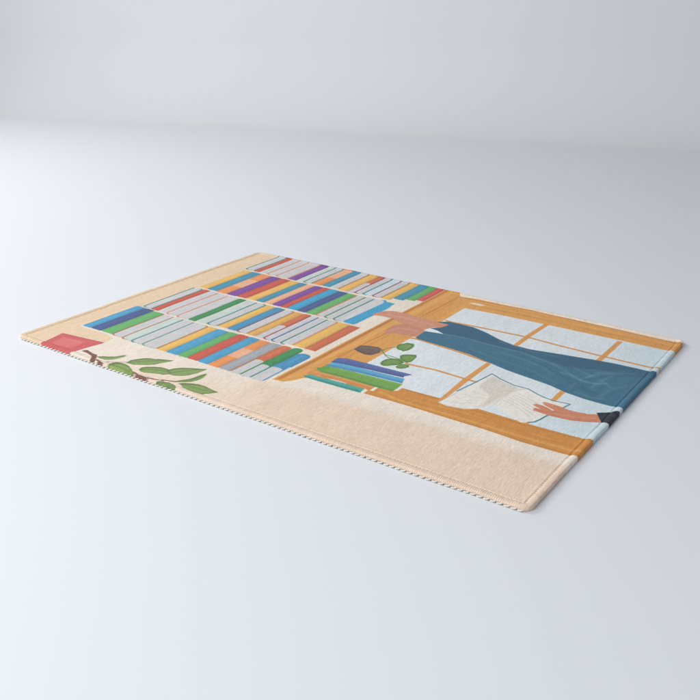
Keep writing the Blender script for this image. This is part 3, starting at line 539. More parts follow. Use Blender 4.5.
('l',(196,126,52),[(833.7,573.3),(889.4,572.7)],1.6,2,0.45),
('l',(238,180,98),[(801.1,578.9),(858.2,578.2)],1.6,2,0.45),
('l',(238,180,98),[(702.6,564.7),(763.6,564.3)],1.6,2,0.45),
('l',(238,180,98),[(558.8,558),(625.9,557.7)],1.6,2,0.45),
('l',(196,126,52),[(617,583.8),(682.2,583)],1.6,2,0.45),
('l',(196,126,52),[(820.8,579.3),(877.1,578.6)],1.6,2,0.45),
('l',(242,190,116),[(472.2,410.6),(473.2,500.6)],1.8,2.5,0.45),
('l',(198,130,62),[(501.6,423.3),(502.6,513.3)],1.8,2.5,0.45),
('l',(242,190,116),[(485.1,247.8),(486.1,337.8)],1.8,2.5,0.45),
('l',(198,130,62),[(493.2,459),(494.2,549)],1.8,2.5,0.45),
('l',(198,130,62),[(504,164.2),(505,254.2)],1.8,2.5,0.45),
('l',(198,130,62),[(494.6,155.2),(495.6,245.2)],1.8,2.5,0.45),
('l',(198,130,62),[(496.9,396),(497.9,486)],1.8,2.5,0.45),
('l',(198,130,62),[(492.2,187.7),(493.2,277.7)],1.8,2.5,0.45),
('l',(198,130,62),[(471.3,396.1),(472.3,486.1)],1.8,2.5,0.45),
('l',(242,190,116),[(483.8,281.6),(484.8,371.6)],1.8,2.5,0.45),
('l',(198,130,62),[(471,213.2),(472,303.2)],1.8,2.5,0.45),
('l',(198,130,62),[(471.9,257.2),(472.9,347.2)],1.8,2.5,0.45),
('l',(242,190,116),[(501.8,372.1),(502.8,462.1)],1.8,2.5,0.45),
('l',(198,130,62),[(472.9,443.2),(473.9,533.2)],1.8,2.5,0.45),
('l',(198,130,62),[(486.1,170.8),(487.1,260.8)],1.8,2.5,0.45),
('l',(242,190,116),[(487.7,400.8),(488.7,490.8)],1.8,2.5,0.45),
('p',(226,160,86),[(690,346.5),(698.1,341.8),(700.2,184.9),(694.5,183.2),(689.3,265.1)],1),
('p',(226,160,86),[(693.9,556),(702.6,554.9),(700.1,484.2),(700.6,444.2),(700,422.9),(692.7,425.5),(691.1,480.6)],1),
('p',(226,160,86),[(821.1,313.4),(829.4,313.4),(830.7,261.8),(828.2,188.6),(819.4,185.9),(822.7,275.6)],1),
('p',(226,160,86),[(823.9,546.7),(832.1,547.1),(831.5,445.8),(823.1,444.8)],1),
('l',(226,160,86),[(589.7,270.4),(598.1,270.2),(639.7,274.3),(690.2,270.5),(709.4,270.6)],4.6,1.2,1),
('l',(186,122,62),[(590.7,268.7),(599.1,268.5),(640.6,272.7),(691,268.9),(710.2,269)],1.6,1.6,0.7),
('l',(226,160,86),[(547.9,470.2),(556.4,469),(605.3,472.5),(700.8,478.7),(760.8,473.8),(822.1,471.3),(917.6,470.9),(945.1,470.3)],4.8,1.2,1),
('l',(186,122,62),[(549.1,468.1),(557.6,466.8),(606.4,470.4),(701.8,476.6),(761.6,471.8),(822.9,469.4),(918.2,469),(945.6,468.4)],1.6,1.6,0.7),
('l',(226,160,86),[(528.4,363.6),(551.5,366.7),(617.4,358.8),(648.1,355.1),(687,346.8)],6,1.2,1),
('l',(186,122,62),[(529.6,361.7),(552.6,364.8),(618.4,356.9),(649,353.3),(687.9,345.1)],1.6,1.6,0.7),
('p',(58,113,139),[(539,454.4),(556.1,467.5),(601.9,466.7),(632.8,456.4),(662.6,442),(694.2,431.8),(722.3,430.9),(760,437.6),(814.6,448.4),(848.9,453.8),(883.9,454.5),(914.7,453.4),(979,450.5),(996.1,287.9),(917.1,303.6),(903.8,305.5),(886,304.5),(858,305.9),(830.4,311.7),(800.9,321.7),(727.6,335.6),(682.5,348),(654,357.2),(621.6,360.7),(552,367.1),(546.5,370.3),(544.2,402.6),(544.5,421.1),(557.3,433.6)],1),
('p',(48,98,126),[(539,454.4),(556.1,467.5),(601.9,466.7),(632.8,456.4),(662.6,442),(694.2,431.8),(722.3,430.9),(760,437.6),(814.6,448.4),(883.9,454.5),(917.7,453.3),(901,421.6),(842.3,416.2),(795.3,399.3),(749.5,407.6),(712.8,414),(677.6,414.9),(641.4,415.8),(595.2,416),(571.7,410.7),(551.6,422.1),(557.3,433.6)],4),
('l',(112,158,178),[(575,410.2),(598,414.2),(622.9,416.3),(648.4,412.8),(681.5,412),(713.7,412.1),(746.3,403.4),(777.2,396.4)],2,3,0.7),
('l',(112,158,178),[(777.2,396.4),(801.9,383.2),(822.6,366.5),(847.1,362.1),(867.4,372.1)],3,5,0.45),
('l',(48,98,126),[(720.6,397.1),(768.4,382.7),(804.1,362.3),(832,338.8),(858.3,332.5)],4,6,0.7),
('l',(48,98,126),[(800.6,410),(834,396.8),(855,398.1),(880.5,416)],3,5,0.6),
('l',(112,158,178),[(808.7,401.7),(855.3,380.8),(879.2,363.7)],3,6,0.4),
('l',(112,158,178),[(668,434.6),(725.8,423.1),(773.4,429.2)],3,5,0.35),
('l',(112,158,178),[(826.5,322.5),(831.2,363.9),(845,408.9),(878,436.7)],2.5,6,0.3),
('l',(48,98,126),[(626,376.1),(703.8,361),(778.9,340.2),(849.1,317.9)],3,8,0.35),
('l',(48,98,126),[(879.2,307.4),(883.9,350.5),(896,400.7)],3,6,0.35),
('l',(112,158,178),[(795.9,374.5),(814.8,374.3),(836.2,363),(855.5,363.8),(866.1,375.5)],3,6,0.6),
('l',(48,98,126),[(810.3,362.3),(827.8,357.2),(847.6,337.3),(870,332.6)],3.5,6,0.7),
('l',(112,158,178),[(834.5,379.3),(847.6,401.8),(868.3,420.8),(889,430.9)],3,6,0.55),
('l',(48,98,126),[(835.4,369),(852.7,387.7),(873.2,406.5)],3,6,0.6),
('l',(112,158,178),[(853.4,345.5),(856.5,377.3),(864.7,404.9)],3,6,0.45),
('l',(112,158,178),[(840.8,320.2),(862,315),(881.5,320.8)],4,6,0.4),
('l',(112,158,178),[(687.8,394),(724,389.7),(762.2,378.4),(789,360.7)],5,6,0.3),
('l',(112,158,178),[(874.6,327.8),(879.2,355.4),(892.2,381.1)],4,6,0.35),
('l',(112,158,178),[(643.1,377.8),(702.1,364.6),(756.1,355.6),(806.6,333.7)],5,6,0.22),
('p',(236,240,244),[(542.6,404.3),(541.5,416.1),(544.7,420.7),(559.5,418.5),(577.3,410.7),(560,407.5),(550,405)],1),
('p',(212,148,120),[(427.5,420.2),(429.6,435.6),(434.9,448.9),(448.2,458.2),(471.6,458.7),(495.4,456.7),(522.6,454.9),(543.3,453.8),(558.4,454.9),(562.9,452.1),(557.8,432.8),(547.5,427.3),(540.6,411),(513.8,413),(492.4,413.3),(467.3,424.6),(448.9,425.3)],1),
('l',(226,170,146),[(449.4,437.5),(477.8,438.7),(510.9,437.7),(538.8,437.6)],4,5,0.7),
('l',(188,120,96),[(428.6,419.7),(449.5,424.4),(467.8,423.7),(491.2,417.2)],1.2,2,0.7),
('l',(196,130,104),[(448.8,457.3),(482.6,457.6),(525.7,453.4)],1.2,2,0.6),
('p',(206,142,116),[(494,354.4),(490.5,368.9),(487.2,385),(487.9,399.5),(499.3,413.4),(517.6,413.3),(540.6,408.7),(545,400.3),(546.2,373.4),(526.7,369.1),(508.7,367),(499.1,360.3)],1),
('l',(222,164,142),[(494.5,370.6),(499.4,391.2),(519.7,396.8),(536.7,394.6)],4,5,0.6),
('l',(186,120,96),[(490.4,367.7),(488.7,395.3),(499.1,410.9),(531.8,409.3)],1.2,2,0.7),
('p',(112,94,88),[(491.6,271),(491,289.5),(502.9,296.6),(519.9,300.9),(529.9,296.2),(533.7,281.5),(527.8,266),(519.2,262.7),(503.7,266.2)],1),
('l',(140,122,112),[(498.2,283.9),(509.8,289.6),(522.9,293)],3,4,0.6),
('l',(84,68,66),[(498.2,271),(516.6,266.6),(528.2,271.9)],3,4,0.7),
('l',(112,134,78),[(528.1,294.9),(535.6,288.5),(548.1,277.4),(557.5,272.8),(570.6,275.3),(581.2,278.3)],2,1.2,1),
('l',(112,134,78),[(533.5,290),(531.9,297.5),(534.7,308.3),(543.9,317.7)],2,1.2,1),
('l',(112,134,78),[(546.1,280.5),(556.7,280.6),(572.5,278.9)],2,1.2,1),
('p',(92,132,62),[(542.4,316.7),(539.4,326.5),(540.6,333.3),(544.4,337.8),(547.1,343.9),(554.2,344.7),(559.5,344.8),(564.3,336.2),(565.9,327.3),(565.6,317.2),(560.7,307.9),(556,310.4),(549.7,310.1)],1),
('p',(120,156,84),[(545.5,319.4),(543.6,326.2),(544.5,330.9),(547.3,334),(549.3,338.3),(554.3,339),(558.1,339.2),(561.3,333.4),(562.3,327.2),(562,320.2),(558.3,313.7),(555,315.3),(550.6,315)],3),
('l',(150,176,110),[(547.9,319.9),(553.6,326.3),(558.8,333.6)],1,1.5,0.5),
('l',(86,120,56),[(555.7,316),(553.6,326.3),(561.2,321)],1,1.5,0.5),
('p',(92,132,62),[(566.4,290.2),(567.6,296.8),(574.5,302.7),(585.3,307.4),(590.3,301.4),(592.3,290.6),(593.3,278.7),(589.9,272.5),(584,273.7),(577.1,278.2),(573.7,278.6)],1),
('p',(120,156,84),[(571.2,289.7),(572.2,294.2),(577.1,298.4),(584.8,301.9),(588.3,297.8),(589.5,290.4),(590.1,282.1),(587.6,277.8),(583.4,278.5),(578.5,281.5),(576.1,281.7)],3),
('l',(150,176,110),[(577.1,283.2),(582.7,289.3),(587.8,296.3)],1,1.5,0.5),
('l',(86,120,56),[(584.5,279.6),(582.7,289.3),(589.8,284.4)],1,1.5,0.5),
('p',(92,132,62),[(556.9,247.7),(554.9,257.2),(555.6,265.9),(561.1,273.7),(569.1,277.6),(577.3,277.8),(586.2,270.9),(584.9,262.4),(582,257.2),(577,252.1),(572.4,246.2),(567.5,242.7),(562,243.1)],1),
('p',(120,156,84),[(560.2,251.7),(558.9,258.2),(559.6,264.3),(563.6,269.7),(569.3,272.6),(575.1,272.9),(581.3,268.4),(580.2,262.4),(578.1,258.7),(574.5,255.1),(571.1,250.9),(567.5,248.4),(563.7,248.6)],3),
('l',(150,176,110),[(563.4,255.5),(568.9,261.5),(573.9,268.3)],1,1.5,0.5),
('l',(86,120,56),[(570.8,252),(568.9,261.5),(576,256.8)],1,1.5,0.5),
('p',(92,132,62),[(583.3,250.1),(583.4,258.2),(585.8,264.2),(592,267.4),(597.4,266.9),(601.2,260),(598.4,253.8),(595.3,249),(588.9,246.1)],1),
('p',(120,156,84),[(585.7,252.3),(585.9,257.9),(587.7,262.1),(592.1,264.4),(596,264.2),(598.6,259.5),(596.4,255.1),(594.1,251.7),(589.6,249.6)],3),
('l',(150,176,110),[(586.4,251.7),(591.9,257.7),(596.9,264.5)],1,1.5,0.5),
('l',(86,120,56),[(593.6,248.4),(591.9,257.7),(598.8,253.1)],1,1.5,0.5),
('p',(216,142,76),[(487.8,151.9),(490.2,170.8),(500.7,169.5),(535.7,172.1),(598,174.5),(599.4,156.8),(546.3,157.4),(512.3,154),(493.9,151.2)],1),
('l',(240,180,110),[(492.1,163.4),(539,167.5),(595.1,168.4)],3,4,0.6),
('p',(242,236,224),[(598.2,176.8),(603.8,176.1),(603.8,157.9),(598.8,157.2)],1),
('p',(74,164,152),[(492.8,152.7),(513.4,152.5),(547.9,155.1),(589.7,157.4),(593,156.1),(593.4,142.8),(590,142.5),(558.6,140.2),(523.2,139.5),(492.8,139.4)],1),
('l',(58,128,119),[(492,142.8),(522.5,142.8),(558,143.5),(589.5,145.8)],3,3,0.8),
('l',(84,187,173),[(495.7,148.9),(516.2,148.8),(550.6,151.4),(592.1,153.8)],3,3.5,0.7),
('p',(240,234,222),[(589.9,158.1),(596.7,155.8),(596.6,143.1),(591.5,143.1)],1),
('p',(116,166,80),[(494.8,192.5),(524.7,195),(571.6,198.3),(625,202),(627.3,201),(629.5,175.9),(624.8,172.7),(590.1,170.7),(537.3,169.8),(501.8,168),(490.4,175.5)],1),
('l',(90,129,62),[(489.6,179.1),(501,171.5),(536.7,173.3),(589.5,174.1),(624.4,176)],3,3,0.8),
('l',(132,189,91),[(497.7,188.5),(527.5,191),(574.2,194.4),(627.4,198.2)],3,3.5,0.7),
('p',(240,234,222),[(626.4,201.2),(632.2,198.6),(632.3,179.5),(627.7,174.7)],1),
('p',(104,158,72),[(491.2,172),(494.3,193.1),(505.4,193.4),(503.1,171.2)],3),
('p',(88,164,204),[(495,207.7),(511.4,213.5),(560.2,215.3),(617.4,219.8),(620.1,218.3),(624.3,203.2),(622.4,203.5),(570.8,199.5),(524.2,195.6),(494.8,192.5)],1),
('l',(69,128,159),[(494,196.1),(523.5,199.2),(570.2,203),(621.9,207)],3,3,0.8),
('l',(100,187,233),[(498,203.6),(514.3,209.5),(562.9,211.3),(619.8,215.9)],3,3.5,0.7),
('p',(240,234,222),[(618.7,219.1),(624.9,221.6),(626.8,207.4),(625,202)],1),
('p',(88,106,164),[(491.2,220.4),(492.5,227.7),(505.3,234.2),(542.9,235.6),(599,238.1),(617.9,238.7),(619.8,237.4),(617.1,223.1),(614.8,222.4),(584.6,219),(559.3,216.6),(516.3,212.2),(493.9,207.9)],1),
('l',(69,83,128),[(493.1,211.6),(515.5,216),(558.7,220.2),(584.1,222.6),(614.3,226)],3,3,0.8),
('l',(100,121,187),[(494.3,216.3),(495.6,223.5),(508.2,230),(545.7,231.5),(601.6,234),(620.4,234.7)],3,3.5,0.7),
('p',(232,234,238),[(613.2,226.6),(619.8,237.4),(622.9,233.4),(621.7,221.2),(616,220.6)],1),
('p',(240,236,227),[(698.2,178.8),(705.1,226.6),(712.8,276.5),(716.3,309.6),(733.6,299.7),(759.8,290.7),(783.4,289.8),(800.9,281.7),(826.1,274.8),(848.9,277.7),(838.2,227.2),(832.3,199.2),(826,193.3),(818,187.7),(788.1,201.9),(776.5,210.1),(763.7,219.4),(761.1,203.1),(755,194.3),(747,187.1),(738,180.9),(713.7,176.3)],1),
('p',(222,216,206),[(719,264.5),(718.7,304.6),(744.3,294.3),(770.3,289.3),(762.1,267),(747.8,261),(734.2,259.8)],6),
('p',(222,215,203),[(722.1,261.7),(746.2,257.9),(765.2,267.1),(762.2,241),(758.2,209),(748,190.1),(750.4,209.3),(747.8,238.8)],5),
('l',(190,184,176),[(697.8,179.3),(701.7,206.4),(706.3,236.4)],1.2,2,0.8),
('l',(196,188,176),[(719.9,262.7),(737.3,259.9),(752,262),(766,271.8),(777.2,287.9)],1.6,2.5,0.9),
('l',(200,192,180),[(766,271.8),(765,244.9),(763.9,218.8)],1.6,3,0.6),
('l',(192,186,176),[(701.4,178.7),(725,178.5),(744.1,185.9)],1.2,2,0.6),
('l',(172,166,158),[(768.5,237.5),(784.3,233.1),(804.8,221),(821.1,210.5)],1.2,1.5,0.45),
('l',(172,166,158),[(770.3,243.9),(786.3,239.1),(806.9,227.3),(822.7,218.1)],1.2,1.5,0.45),
('l',(172,166,158),[(772.2,250.3),(788.3,245.1),(809,233.7),(824.2,225.8)],1.2,1.5,0.45),
('l',(172,166,158),[(774,256.8),(790.3,251.2),(811.1,240.1),(825.7,233.5)],1.2,1.5,0.45),
('l',(172,166,158),[(775.9,263.3),(792.3,257.4),(813.3,246.5),(827.3,241.3)],1.2,1.5,0.45),
('l',(172,166,158),[(777.8,269.9),(794.4,263.5),(815.4,253),(828.8,249.1)],1.2,1.5,0.45),
('l',(180,174,166),[(706.2,189.8),(724.8,193.2),(742.1,207.3)],1.2,1.5,0.4),
('l',(180,174,166),[(710.1,206.4),(727.9,207),(744,217.3)],1.2,1.5,0.4),
('l',(180,174,166),[(714.2,223.2),(731.1,221.1),(745.8,227.4)],1.2,1.5,0.4),
('l',(180,174,166),[(718.3,240.3),(734.3,235.3),(747.6,237.7)],1.2,1.5,0.4),
('l',(180,174,166),[(722.4,257.7),(737.6,249.8),(749.5,248)],1.2,1.5,0.4),
('l',(52,122,142),[(701.7,226.7),(709.5,267.2),(715.9,310.2),(733,301),(759.1,292.3),(782.4,292),(800.1,283.5),(813.1,279),(825.4,276.6),(850.2,279.3),(846.1,261.2)],2,1.2,1),
('l',(52,122,142),[(838.4,228.5),(835.4,210.6),(832.2,199.5),(826.2,194.2)],2.6,1.2,1),
('p',(214,138,104),[(816.5,261.8),(818.2,265.7),(827.5,265.6),(837.6,265.3),(845,263.5),(855.9,260.9),(864,261),(882.1,264),(893.4,272),(904.1,249.2),(885.2,239.1),(868.9,232.5),(852.1,230.5),(837.9,229.3),(827.7,230.1),(817.3,231.2),(814.1,236.6),(815.5,241),(823.5,239.8),(821.3,241.7),(810.6,246.3),(808.9,249.4),(811.5,253.9),(819.3,253.3),(828.6,251.1),(839.5,245.1),(838.8,248.9),(829.6,252.7),(821.6,256.6)],1),
('l',(176,104,78),[(817.3,238.9),(828,237),(837,239.1),(844.5,241)],1.2,2,0.8),
('l',(180,108,80),[(821.8,251.5),(831.9,247.4),(841.3,244.6),(847.2,246.2)],1.2,2,0.7),
('l',(232,166,134),[(843.5,239.4),(858.5,242.4),(875.8,247.2),(894,257.5)],2.4,4,0.6),
('l',(188,112,84),[(839.1,230.5),(853,232),(869.9,234),(884.8,240.4),(901.6,249.8)],2.2,3,0.7),
('l',(190,116,88),[(834.6,260.5),(844.4,257),(852.2,254)],1.6,2.5,0.6),
('l',(234,176,148),[(818.1,262.1),(825.9,261.4),(833,260.3)],1.4,2,0.6),
('p',(28,36,52),[(889.4,274.5),(906.2,287.1),(917.6,295.8),(937.8,307),(953.6,258),(920.1,249.6),(905.8,248)],1),
('l',(52,62,80),[(900.1,273.2),(911,273.6),(917.7,285.6)],1.5,3,0.6),
('p',(208,98,100),[(69.7,-25.8),(62.9,-1.4),(52.7,50.2),(91.2,55.1),(144.8,61.9),(137.4,25.8),(134.7,0.6),(166.7,-20.8),(93.5,-43.2)],1),
('p',(220,118,114),[(75.1,8.1),(70.4,39.3),(116.1,47.1),(117.7,14.1)],4),
('l',(194,84,90),[(66.8,-4),(99.8,-1.1),(137.7,0.2)],2,3,0.8),
('l',(196,86,92),[(64.5,0.7),(55.7,47.9),(94.1,52.7),(136.5,58.7)],2,3,0.6),
('l',(236,160,150),[(80.4,23.6),(80.4,35.4),(109.9,40)],1.5,2,0.6),
('p',(128,88,78),[(141.5,17.4),(143.7,22.4),(147.4,25),(165.4,20.3),(174.3,20.9),(180.6,16.3),(188.1,6.5),(201.5,-3.3),(211.9,-9.3),(204.9,-8.9),(193.2,-3.6),(182.3,2.4),(173.6,11.4),(156.6,16.4)],1),
('l',(128,88,78),[(191.4,6),(208.9,2),(235.3,-6.1)],3,1.2,1),
('l',(128,88,78),[(190.6,6.6),(205.5,9.3),(215.5,14.2),(227.7,21.7),(237.8,28.8)],1.8,1.2,0.7),
('l',(128,88,78),[(235.3,-6.1),(243.6,-5.5)],2.5,1.2,1),
('l',(128,88,78),[(274.6,6.1),(287.5,3.4),(303,2.7),(319.5,5.4),(333,12.9),(348.9,18.1),(354.3,21.9)],3,1.2,1),
('l',(128,88,78),[(278.7,2.4),(290.8,-1.8),(302.4,-1.2)],2,1.2,0.8),
('p',(98,124,70),[(181.7,15.9),(187.5,22.2),(194.1,25.7),(204.3,32.9),(207.3,39.5),(213.9,46.4),(215.2,39.5),(213.7,31.7),(209.9,23.5),(205.6,18.2),(199.4,14.4),(191.1,13.6)],1),
('p',(136,160,96),[(185,15.9),(190.4,21.5),(196.2,24.7),(205.4,31.1),(208.4,36.8),(214.5,42.9),(215.2,37.1),(213.3,30.4),(209.6,23.4),(205.6,18.8),(200.1,15.4),(192.9,14.3)],4),
('l',(98,124,70),[(183.1,15.8),(199.1,23.7),(213.9,43)],2,4,0.75),
('l',(160,186,112),[(186.4,13.1),(202.4,20.9),(217.1,40.2)],1.2,3,0.5),
('p',(98,124,70),[(222.7,3.6),(219,10.1),(222,17.6),(229.1,20.5),(238.3,21.5),(249.3,19.6),(260.5,14.2),(277,5),(284.9,-4.7),(276,-7.4),(264.9,-8.6),(249.7,-6.4),(235.8,-3.2)],1),
('p',(140,166,92),[(227.4,2.1),(224.6,7.5),(227.7,13.9),(233.9,16.6),(241.8,17.8),(251.1,16.7),(260.3,12.5),(273.9,5.5),(280.1,-2.5),(272.3,-5.1),(262.6,-6.5),(249.8,-5.3),(238,-3.1)],4),
('l',(98,124,70),[(223.4,4.1),(239.2,7.2),(263.8,3.5),(282,-1.7)],2,4,0.75),
('l',(160,186,112),[(226.5,1.5),(242.2,4.6),(266.7,0.9),(284.9,-4.2)],1.2,3,0.5),
('p',(98,124,70),[(237,26),(234.5,36.3),(237.5,42.8),(245.7,54.1),(253.3,58.9),(261.5,60.8),(268,65.4),(276.2,68.3),(290,73.1),(287.5,64.7),(281.8,55.9),(277.5,45.8),(270.2,38.6),(259.6,32.1),(250.3,26.7)],1),
('p',(136,160,96),[(240.1,27.9),(238.6,36.4),(241.6,42),(249.3,51.9),(256.1,56.2),(263.2,58.1),(269.1,62.2),(276.3,65.1),(288.4,69.6),(285.7,62.5),(280.3,54.8),(276,46.1),(269.4,39.7),(259.8,33.9),(251.6,29)],4),
('l',(98,124,70),[(237.7,26.5),(251.6,41.7),(272.3,60.1),(288.2,71.3)],2,4,0.75),
('l',(160,186,112),[(240.8,23.8),(254.6,38.9),(275.3,57.3),(291.1,68.4)],1.2,3,0.5),
('p',(98,124,70),[(271.9,19.8),(269.5,26.6),(274.6,33.4),(283.4,39),(293.6,43.5),(307.2,44.6),(315.9,41.4),(323.5,32.3),(317.1,25.8),(307.1,23.8),(296.8,19.7),(286.5,15.6),(278.5,16.1)],1),
('p',(136,160,96),[(275.5,19.5),(273.9,25.1),(278.7,31),(286.6,36.2),(295.5,40.3),(307.2,41.8),(314.5,39.4),(320.5,32.1),(314.6,26.4),(305.9,24.3),(296.8,20.4),(287.7,16.5),(280.9,16.7)],4),
('l',(98,124,70),[(273.5,19.4),(289.8,30.8),(315.8,38.7)],2,4,0.75),
('l',(160,186,112),[(276.5,16.8),(292.6,28.1),(318.5,36)],1.2,3,0.5),
('p',(98,124,70),[(310.3,41.6),(313,50.8),(321,59.6),(334.3,67.9),(344.7,72),(356.8,77.9),(356.1,67.5),(354.5,57.1),(350.3,47),(343.7,39.4),(333.4,33.2),(323.5,32.3)],1),
('p',(136,160,96),[(314.3,41.5),(317.1,49.4),(324.5,57.1),(336.4,64.6),(345.5,68.5),(356.2,73.9),(355.1,65.2),(353.1,56.4),(348.9,47.8),(342.8,41.1),(333.6,35.4),(325.1,34.3)],4),
('l',(98,124,70),[(318.8,35.7),(331.2,49.5),(342.7,64.3),(354.9,76.1)],2,4,0.75),
('l',(160,186,112),[(321.6,33),(333.9,46.8),(345.4,61.5),(357.6,73.3)],1.2,3,0.5),
('p',(98,124,70),[(349.7,19.6),(354.4,28.9),(360.3,37),(362.5,46.5),(363.4,55.2),(367.3,65.1),(371,60.6),(373.3,52.1),(373.6,42.3),(369.9,31.9),(362.9,25),(355.5,20.8)],1),
('p',(120,150,84),[(351.3,21.5),(355.9,29.4),(361.4,36.5),(363.9,44.6),(365.1,51.9),(369.1,60.4),(372,56.7),(373.5,49.8),(373.2,41.6),(369.4,32.6),(363,26.5),(356.4,22.7)],4),
('l',(98,124,70),[(350.4,20.1),(363.8,33.5),(368.4,47.7),(368,62.5)],2,4,0.75),
('l',(160,186,112),[(353,17.5),(366.4,30.9),(371,45),(370.6,59.8)],1.2,3,0.5),
('p',(98,124,70),[(328.4,-4.1),(329.3,2.9),(335.2,8.5),(343.8,11.6),(353.5,10.2),(365.5,4.2),(378,-5.9),(361.7,-5.6),(347.9,-5.8),(337.5,-5.9)],1),
('p',(136,160,96),[(331.8,-4.9),(333,1),(338.4,5.9),(346,8.9),(354.2,8.1),(364.1,3.5),(374.3,-4.4),(360.3,-4.9),(348.4,-5.6),(339.5,-6.1)],4),
('l',(98,124,70),[(328.2,-2.8),(341.9,4.4),(367,0.5)],2,4,0.75),
('l',(160,186,112),[(330.9,-5.3),(344.5,1.9),(369.5,-2)],1.2,3,0.5),
('p',(98,124,70),[(359,17.4),(364.9,23),(374.2,27.6),(384.6,31),(397.7,31.6),(411.2,29.2),(426.4,27.2),(421.1,18.8),(413.4,10.6),(402,6.3),(387.2,7.6),(372.2,11.2)],1),
('p',(136,160,96),[(364.6,15.6),(370,20.5),(378.2,24.7),(387.3,28),(398.5,29.1),(410,27.6),(423,26.6),(417.9,19.3),(410.8,12.1),(400.8,8),(388.1,8.5),(375.4,10.9)],4),
('l',(98,124,70),[(360.2,17.3),(385.7,18.3),(405.9,20.7),(424.8,26.5)],2,4,0.75),
('l',(160,186,112),[(362.8,14.7),(388.2,15.8),(408.3,18.2),(427.2,24)],1.2,3,0.5)
]
# ------------------------------------------------------------------ helpers
def lin(c):
    c = np.asarray(c, float) / 255.0
    return np.where(c <= 0.04045, c / 12.92, ((c + 0.055) / 1.055) ** 2.4)
def mesh_obj(name, verts, faces, mat, parent=None, smooth=True, attrs=None):
    """verts (n,3) in mm, faces (m,4) int; linked as ONE mesh object."""
    me = bpy.data.meshes.new(name)
    verts = np.asarray(verts, np.float32) / 1000.0
    faces = np.asarray(faces, np.int32)
    n, m, k = len(verts), len(faces), faces.shape[1]
    me.vertices.add(n); me.vertices.foreach_set('co', verts.ravel())
    me.loops.add(m * k); me.loops.foreach_set('vertex_index', faces.ravel())
    me.polygons.add(m)
    me.polygons.foreach_set('loop_start', np.arange(0, m * k, k, dtype=np.int32))
    me.polygons.foreach_set('use_smooth', np.full(m, smooth, dtype=bool))
    for an, data in (attrs or {}).items():
        if data.ndim == 2:
            a = me.attributes.new(an, 'FLOAT_COLOR', 'POINT')
            rgba = np.ones((n, 4), np.float32); rgba[:, :3] = data
            a.data.foreach_set('color', rgba.ravel())
        else:
            a = me.attributes.new(an, 'FLOAT', 'POINT')
            a.data.foreach_set('value', data.astype(np.float32))
    me.update(calc_edges=True); me.validate()
    if smooth: me.polygons.foreach_set('use_smooth', np.full(len(me.polygons), True, dtype=bool))
    me.materials.append(mat)
    o = bpy.data.objects.new(name, me); COL.objects.link(o)
    if parent: o.parent = parent
    return o
class NT:
    def __init__(s, name):
        s.m = bpy.data.materials.new(name); s.m.use_nodes = True
        s.t = s.m.node_tree; s.b = s.t.nodes['Principled BSDF']
    def n(s, kind, **kw):
        x = s.t.nodes.new(kind)
        for k, v in kw.items():
            if k.startswith('i_'): x.inputs[k[2:].replace('_', ' ')].default_value = v
            else: setattr(x, k, v)
        return x
    def l(s, a, b): s.t.links.new(a, b)
    def math(s, op, a, b=None, c=None):
        x = s.t.nodes.new('ShaderNodeMath'); x.operation = op
        for i, v in enumerate((a, b, c)):
            if v is None: continue
            if isinstance(v, (int, float)): x.inputs[i].default_value = v
            else: s.l(v, x.inputs[i])
        return x.outputs[0]
def smooth_noise(x, y, seed, scale):
    """cheap value noise, x / y in mm"""
    r = np.random.RandomState(seed); T = r.rand(64, 64)
    u, v = x / scale + 7.3, y / scale + 3.1
    i, j = np.floor(u).astype(int), np.floor(v).astype(int)
    a, b = u - i, v - j; a = a * a * (3 - 2 * a); b = b * b * (3 - 2 * b)
    g = lambda p, q: T[p % 64, q % 64]
    return (g(i, j) * (1 - a) + g(i + 1, j) * a) * (1 - b) + (g(i, j + 1) * (1 - a) + g(i + 1, j + 1) * a) * b

